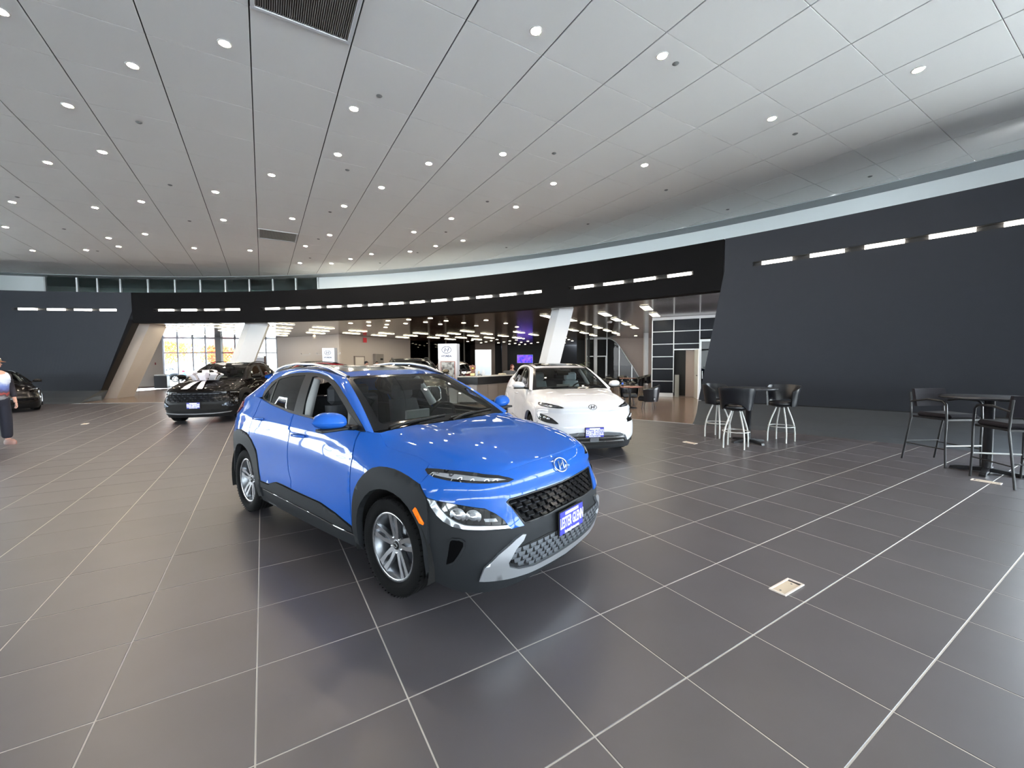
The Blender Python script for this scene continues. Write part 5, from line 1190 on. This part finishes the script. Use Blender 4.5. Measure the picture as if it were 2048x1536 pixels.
# glass office with a curved sloping frame
go=struct(link('window_20',None,None,(6.25,34.3,0),radians(-2))); go.empty_display_size=.1
m=MB()
for x,z1 in((0,3.6),(1.68,3.6),(2.7,2.95),(3.75,1.35)): m.box((x,0,z1/2),(.07,.1,z1))
m.box((.8,0,3.55),(1.7,.08,.07)); m.box((.85,0,2.1),(1.7,.08,.08)); m.box((.12,0,1.0),(.06,.08,2.1)); m.box((1.6,0,1.0),(.06,.08,2.1))
m.build('window_frame',M_pw,go)
MB().tube([(1.6,0,3.57),(1.9,0,3.56),(2.15,0,3.48),(2.42,0,3.28),(2.68,0,2.98),(3.0,0,2.5),(3.4,0,1.85),(3.8,0,1.25),(4.35,0,.35),(4.55,0,.0)],.045,8).build('curved_frame',M_pw,go)
MB().box((.72,-.1,1.8),(.26,.26,3.6)).build('post',M_white,go)
m=MB(); P=[(0,3.55),(1.9,3.55),(2.42,3.28),(2.68,2.98),(3.0,2.5),(3.8,1.25),(4.5,0),(0,0)]
m.add([(x,.03,z) for x,z in P],[tuple(range(8))]); m.build('pane',glass('office_glass',(.22,.25,.28),1.22),go)
struct(MB().box((8.0,36.5,1.8),(4.4,.1,3.6),radians(-2)).build('wall_office_back',M_black))
# lounge tables and chairs
def lowtable(label,x,y,R,h,m):
    t=thing('round_table',label,'table',(x,y,0)); MB().lathe([(.0001,h-.03),(R-.01,h-.03),(R,h-.015),(R-.004,h),(.0001,h)],n=36).build('table_top',m,t); MB().lathe([(.24,0),(.24,.02),(.04,.05),(.04,h-.03)],n=20).build('pedestal',M_steel,t); return t
lowtable('round table with a reddish brown top, right of the white car',4.05,14.05,.42,.75,mat('mahogany_top',(150,104,92),.3))
b=thing('water_bottle','clear plastic water bottle with blue label on the reddish brown round table','bottle',(3.78,14.0,.75))
MB().lathe([(.0001,0),(.033,0),(.034,.16),(.014,.20),(.014,.215)],n=16).build('bottle_body',glass('pet',(.85,.92,.98)),b); MB().lathe([(.0345,.07),(.0345,.13)],n=16).build('bottle_label',mat('label_blue',(40,90,190),.5),b); MB().lathe([(.016,.212),(.016,.232),(.0001,.232)],n=12).build('bottle_cap',M_white,b)
lowtable('low round table beyond the reddish brown one, in the dark lounge',6.3,22.3,.45,.72,mat('mahogany_top'))
def lounge(label,x,y,f,g=None):
    t=thing('lounge_chair',label,'armchair',(x,y,0),f,g)
    MB().box((.02,0,.36),(.56,.52,.16),0,.04).build('seat',M_vinyl,t)
    G=[[[ (r+.0)*cos(a),(r)*sin(a),z] for z,r in((.26,.30),(.45,.33),(.66,.35),(.82-.16*abs(a-pi)/1.9,.36),(.83-.16*abs(a-pi)/1.9,.33),(.6,.30),(.30,.27))] for a in np.linspace(pi-1.9,pi+1.9,19)]
    MB().grid(G,True,True).build('backrest',M_vinyl,t)
    for k in range(4): MB().tube([(.2*cos(pi/4+k*pi/2),.2*sin(pi/4+k*pi/2),.29),(.26*cos(pi/4+k*pi/2),.26*sin(pi/4+k*pi/2),0)],.014,6).build('leg',M_steel,t)
for (x,y,f),lab in (((3.25,14.6,-20),'black tub armchair just left of the reddish brown round table'),((4.35,15.2,-100),'black tub armchair behind the reddish brown round table'),((4.6,13.75,150),'black tub armchair right of the reddish brown round table'),((5.6,22.9,-30),'black tub armchair left of the farther round table'),((7.0,22.7,190),'black tub armchair right of the farther round table'),((6.4,23.6,-95),'black tub armchair beyond the farther round table'),((5.3,18.5,-60),'black tub armchair alone between the two lounge tables'),((4.7,20.5,-40),'black tub armchair in the lounge, farthest left by the dark wall'),((8.3,25.5,200),'black armchair beside the slim white column')):
    lounge(lab,x,y,radians(f))
# flowers behind the white car
pl=thing('potted_plant','small leafy plant whose top shows above the roof of the white car','plant',(2.3,13.2,0))
MB().lathe([(.0001,0),(.16,0),(.20,.5),(.18,.5)],n=20).build('pot',M_blk,pl)
rr=random.Random(5); m=MB()
MB().tube([(0,0,.45),(0,0,1.4)],.012,6).build('stem',mat('stem_green',(70,80,50),.7),pl)
lf=mat('leaf_green',(96,110,76),.6)
for k in range(22):
    a=rr.random()*6.28; L=.16+.12*rr.random(); z=1.15+.42*rr.random(); c,s=cos(a),sin(a); w=.03
    MB().add([(0,0,z),(c*L*.5-s*w,s*L*.5+c*w,z+.06),(c*L,s*L,z+.02),(c*L*.5+s*w,s*L*.5-c*w,z+.05)],[(0,1,2,3)]).build('leaf',lf,pl)
# ================================================================== PEOPLE
def skin(name,V,Ed,Rd,m,parent,sub=2,root=0):
    me=D.meshes.new(name); me.from_pydata([tuple(v) for v in V],Ed,[]); o=D.objects.new(name,me); COL.objects.link(o)
    sk=o.modifiers.new('s','SKIN'); sk.use_smooth_shade=True
    for i,r in enumerate(Rd):
        r=r if hasattr(r,'__len__') else (r,r); me.skin_vertices[0].data[i].radius=r
        me.skin_vertices[0].data[i].use_root=(i==root)
    ss=o.modifiers.new('u','SUBSURF'); ss.levels=sub; ss.render_levels=sub
    dg=bpy.context.evaluated_depsgraph_get(); m2=D.meshes.new_from_object(o.evaluated_get(dg)); D.objects.remove(o)
    m2.materials.clear(); m2.materials.append(m)
    for p in m2.polygons: p.use_smooth=True
    m2.name=name; return link(name,m2,parent)
M_skin=mat('skin',(196,150,132),.55); M_jean=mat('dark_jeans',(22,24,38),.85,noise=.1,nscale=40)
def figure(label,loc,rz,shirt,trousers,hair,hat=None,look=0.,cat='person',sleeves=None,scale=1.,sit=False):
    """standing figure, faces +x; head turned by look"""
    t=thing('person',label,cat,loc,rz); t.scale=(scale,)*3
    # body: pelvis, spine, neck, head base, arms with hands, legs with feet
    V=[(0,0,.95),(0,0,1.12),(0,0,1.30),(.0,0,1.43),(.01,0,1.50),(.02,0,1.56),
       (0,-.10,.92),(.01,-.115,.50),(-.02,-.12,.10),(.10,-.13,.045),
       (0,.10,.92),(.03,.115,.50),(.03,.12,.10),(.15,.13,.045),
       (0,-.19,1.40),(-.02,-.235,1.14),(.06,-.25,.90),(.09,-.245,.83),
       (0,.19,1.40),(-.02,.235,1.14),(.06,.25,.90),(.09,.245,.83)]
    Ed=[(0,1),(1,2),(2,3),(3,4),(4,5),(0,6),(6,7),(7,8),(8,9),(0,10),(10,11),(11,12),(12,13),(3,14),(14,15),(15,16),(16,17),(3,18),(18,19),(19,20),(20,21)]
    R=[(.13,.15),(.13,.15),(.13,.16),(.10,.14),.055,.052,(.085,.09),.06,.042,(.03,.025),(.085,.09),.06,.042,(.03,.025),.055,.042,.03,.026,.055,.042,.03,.026]
    skin('body',V,Ed,R,M_skin,t)
    # head with face
    hd=link('head',None,t); hd.location=(.02,0,1.64); hd.rotation_euler=(0,0,look)
    G=[]
    for i in range(21):
        a=2*pi*i/20; row=[]
        for j in range(15):
            b=pi*j/14; z=-.125*cos(b); w=sin(b)**.85 if 0<j<14 else 0
            fx=.100*w*(1+.06*(z<0)); fy=.077*w*(1-.25*max(0,-z/.125)**1.5)
            x=cos(a)*fx; y=sin(a)*fy
            if cos(a)>.3 and z<-.02: x+=.010*max(0,-z/.125)*cos(a)
            row.append((x,y,z))
        G.append(row)
    hm=MB().grid(G); 
    hm.add([(.092,-.012,.02),(.092,.012,.02),(.125,-.016,-.028),(.125,.016,-.028),(.095,0,-.036)],[(0,1,3,2),(0,2,4),(1,4,3),(2,3,4)],True)
    for s in(-1,1): hm.ball((.0,s*.080,-.005),(.022,.010,.032),8,6)
    hm.build('face',M_skin,hd)
    for s in(-1,1): MB().ball((.086,s*.030,.012),(.012,.012,.008),8,6).build('eye',mat('eye_dark',(40,34,34),.3),hd)
    MB().box((.094,0,-.062),(.014,.045,.009),0,.002).build('mouth',mat('lips',(150,90,86),.5),hd)
    # hair
    G=[]
    for i in range(21):
        a=2*pi*i/20; row=[]
        lo=(-.02 if cos(a)<.2 else .055) if hair[1]=='short' else (-.20 if cos(a)<.25 else .06)
        for j in range(9):
            z=lerp(lo,.134,j/8); q=max(0,1-(max(z,-.0)/.136)**2)**.5; x=cos(a)*.107*q-.006; y=sin(a)*.086*q*(1.0 if z>-.05 else 1.12); row.append((x,y,z))
        G.append(row)
    MB().grid(G).build('hair',mat(hair[0][0],hair[0][1],.8),hd)
    if hat:
        G=[[ (cos(2*pi*i/24)*.113*q-.002,sin(2*pi*i/24)*.092*q,z) for z,q in((.045,1.),(.075,1.0),(.105,.90),(.130,.66),(.143,.33),(.146,.01))] for i in range(25)]
        c=MB().grid(G).build('cap',hat[0],hd)
        G=[[(.085+.095*r*cos(a)**.8 if r else .085*cos(a)+.02,(.085)*sin(a),.050-.018*r) for r in(0,.5,1)] for a in np.linspace(-1.25,1.25,15)]
        MB().grid(G).grid([[(p[0],p[1],p[2]-.006) for p in row] for row in G]).build('cap_brim',hat[1],hd)
        MB().ball((.095,.0,.095),(.012,.028,.018),10,6).build('cap_badge',mat('badge_white',(226,220,206),.5),hd)
    # clothes
    Vs=[(0,0,.84),(0,0,1.06),(0,0,1.27),(0,0,1.415),(0,-.19,1.405),(-.02,-.238,1.14),(.055,-.252,.93),(0,.19,1.405),(-.02,.238,1.14),(.055,.252,.93),(0,0,1.47)]
    Es=[(0,1),(1,2),(2,3),(3,4),(4,5),(5,6),(3,7),(7,8),(8,9),(3,10)]
    sh=skin('shirt',Vs,Es,[(.175,.205),(.18,.21),(.172,.212),(.125,.175),.078,.066,.052,.078,.066,.052,.062],shirt,t)
    Vt=[(0,0,1.02),(0,0,.90),(0,-.10,.84),(.01,-.117,.50),(-.02,-.12,.10),(0,.10,.84),(.03,.117,.50),(.03,.12,.10)]
    skin('trousers',Vt,[(0,1),(1,2),(2,3),(3,4),(1,5),(5,6),(6,7)],[(.16,.175),(.165,.185),(.12,.115),.098,.085,(.12,.115),.098,.085],trousers,t)
    for s,x in((-1,-.02),(1,.03)):
        G=[[(x+.065+.155*cos(a)*k,s*.125+.058*sin(a)*k,z) for z,k in((.0,1.),(.03,1.03),(.065,.98),(.10,.62),(.11,.02))] for a in np.linspace(0,2*pi,17)]
        MB().grid(G).build('shoe',mat('shoe_brown',(146,112,104),.6),t)
    # hands with fingers
    for s in(-1,1):
        h=(.10,s*.247,.80); 
        m=MB(); m.ball(h,(.030,.016,.048),10,8)
        for k in range(4): 
            x=.078+.017*k; m.tube([(x+.0,s*.247,.775),(x+.006,s*.240,.745-(.006 if k in(1,2) else 0)),(x+.004,s*.228,.722-(.008 if k in(1,2) else 0))],[.009,.0085,.007],6)
        m.tube([(.125,s*.243,.815),(.142,s*.232,.79),(.144,s*.224,.768)],[.010,.009,.007],6)
        m.build('hand',M_skin,t)
    return t
def shirtmat():
    m=D.materials.new('printed_shirt'); m.use_nodes=True; nt=m.node_tree; b=nt.nodes['Principled BSDF']; b.inputs['Roughness'].default_value=.8
    tc=nt.nodes.new('ShaderNodeTexCoord'); sp=nt.nodes.new('ShaderNodeSeparateXYZ'); nt.links.new(tc.outputs['Object'],sp.inputs[0])
    nz=nt.nodes.new('ShaderNodeTexNoise'); nz.inputs['Scale'].default_value=14; nt.links.new(tc.outputs['Object'],nz.inputs['Vector'])
    ad=nt.nodes.new('ShaderNodeMath'); ad.operation='MULTIPLY_ADD'; ad.inputs[1].default_value=.10; nt.links.new(nz.outputs['Fac'],ad.inputs[0]); nt.links.new(sp.outputs['Z'],ad.inputs[2])
    mr=nt.nodes.new('ShaderNodeMapRange'); mr.inputs[1].default_value=.90; mr.inputs[2].default_value=1.56; nt.links.new(ad.outputs[0],mr.inputs[0])
    rp=nt.nodes.new('ShaderNodeValToRGB'); cr=rp.color_ramp; cr.elements[0].color=srgb(54,52,58); cr.elements[1].color=srgb(200,204,214)
    for p,c in((.14,(150,150,156)),(.22,(60,54,60)),(.28,(170,70,66)),(.33,(66,60,72)),(.42,(84,98,160)),(.52,(112,132,196)),(.62,(196,204,218))):
        e=cr.elements.new(p); e.color=srgb(*c)
    nt.links.new(mr.outputs[0],rp.inputs[0])
    # dark sleeves and back: beyond the chest width
    ab=nt.nodes.new('ShaderNodeMath'); ab.operation='ABSOLUTE'; nt.links.new(sp.outputs['Y'],ab.inputs[0]); gt=nt.nodes.new('ShaderNodeMath'); gt.operation='GREATER_THAN'; gt.inputs[1].default_value=.185; nt.links.new(ab.outputs[0],gt.inputs[0])
    mx=nt.nodes.new('ShaderNodeMix'); mx.data_type='RGBA'; nt.links.new(gt.outputs[0],mx.inputs[0]); nt.links.new(rp.outputs[0],mx.inputs[6]); mx.inputs[7].default_value=srgb(24,22,34); nt.links.new(mx.outputs[2],b.inputs['Base Color'])
    return m
man=figure('man in a camouflage cap and long-sleeved printed shirt standing at the left edge',(-10.36,8.18,0),radians(-12),shirtmat(),M_jean,(('hair_brown',(70,54,44)),'short'),(mat('camo_cap',(92,82,58),.8,noise=.4,nscale=60),mat('brim_orange',(150,92,56),.7)),radians(30))
text_mesh('MALIBU',.075,mat('sleeve_print',(206,208,216),.6),man,(.078,-.285,1.12),(0.05,0,1),(-.75,-.66,0),.003,'sleeve_lettering',bold=.003)
figure('woman with red-brown hair at the reception counter, behind the printer',(.0,19.15,0),radians(-30),mat('dark_top',(30,28,32),.8),M_jean,(('hair_auburn',(110,52,44)),'long'),None,radians(10),scale=.86)
figure('person with dark hair whose head shows above the blue roof by the grey cabinet',(-8.1,24.6,0),radians(-60),mat('grey_top',(70,72,80),.8),M_jean,(('hair_dark',(34,22,22)),'short'),None,radians(20),scale=.985)
figure('person in a black cap whose head shows above the blue roof near the pale door',(-8.55,24.0,0),radians(20),mat('black_top',(20,20,24),.8),M_jean,(('hair_black',(20,18,18)),'short'),(mat('black_cap',(16,16,22),.7),mat('black_cap')),radians(0),scale=.985)
# ================================================================== OUTSIDE THE LEFT GLASS FRONT
def tree(label,x,y,h,cols,seed,group):
    t=thing('autumn_tree',label,'tree',(x,y,-.15),0,group); r=random.Random(seed)
    tk=mat('bark',(110,92,80),.9); MB().tube([(0,0,0),(.05,.02,h*.3),(0,.1,h*.62)],[.14,.11,.06],8).build('trunk',tk,t)
    for k in range(7):
        a=r.random()*6.28; z=h*(.28+.3*r.random()); L=h*.28; MB().tube([(0,0,z),(cos(a)*L*.6,sin(a)*L*.6,z+L*.5),(cos(a)*L,sin(a)*L,z+L)],[.05,.035,.012],6).build('branch',tk,t)
    for ci,c in enumerate(cols):
        m=MB()
        for k in range(900):
            u=r.random()*2-1;a=r.random()*6.28;q=(r.random())**.4; R_=h*.36*q; s=(1-u*u)**.5
            c0=Vector((R_*s*cos(a),R_*s*sin(a),h*.62+R_*u*.95)); d=Vector((r.random()-.5,r.random()-.5,r.random()-.5)).normalized()*.14; e=d.orthogonal().normalized()*.10
            m.add([c0-d,c0+e,c0+d,c0-e],[(0,1,2,3)])
        o=m.build('foliage',mat(*c),t); o['kind']='stuff'
orange=('leaf_orange',(190,104,40),.8);redl=('leaf_red',(176,74,48),.8);gr_=('leaf_yellowgreen',(118,134,48),.8)
for i,(x,y,h,c) in enumerate([(-44,52,6.5,[orange,('leaf_gold',(196,130,44),.8)]),(-40.5,56,5.,[gr_]),(-37.5,53,5.6,[redl,orange]),(-33.2,62.5,5.6,[redl,('leaf_pink',(180,98,74),.8)]),(-29.5,56.5,4.4,[gr_]),(-25,60,4.0,[gr_]),(-48,60,7.5,[orange])]):
    tree(['tall orange-gold tree at the left of the glass front','yellow-green tree left in the glass doors','orange-red tree seen through the glass doors','pinkish red tree at the right of the glass doors','yellow-green tree right of the glass doors','pale green tree near the grey column outside','orange tree far behind at the very left of the glass'][i],x,y,h,c,i,'autumn trees outside the left glass front')
build_car('light blue parked car outside, seen low through the left glass front',(-35.,38.5),radians(-155),mat('pale_blue_paint',(120,160,210),.3,coat=1.),sc=(1.1,1.02,.95),kind='sedan',detail=0)
build_car('grey parked car outside, seen through the glass doors above the black hood',(-30.5,40.5),radians(-160),mat('grey_paint',(120,126,140),.3,coat=1.),sc=(1.1,1.02,1.0),kind='sedan',detail=0)
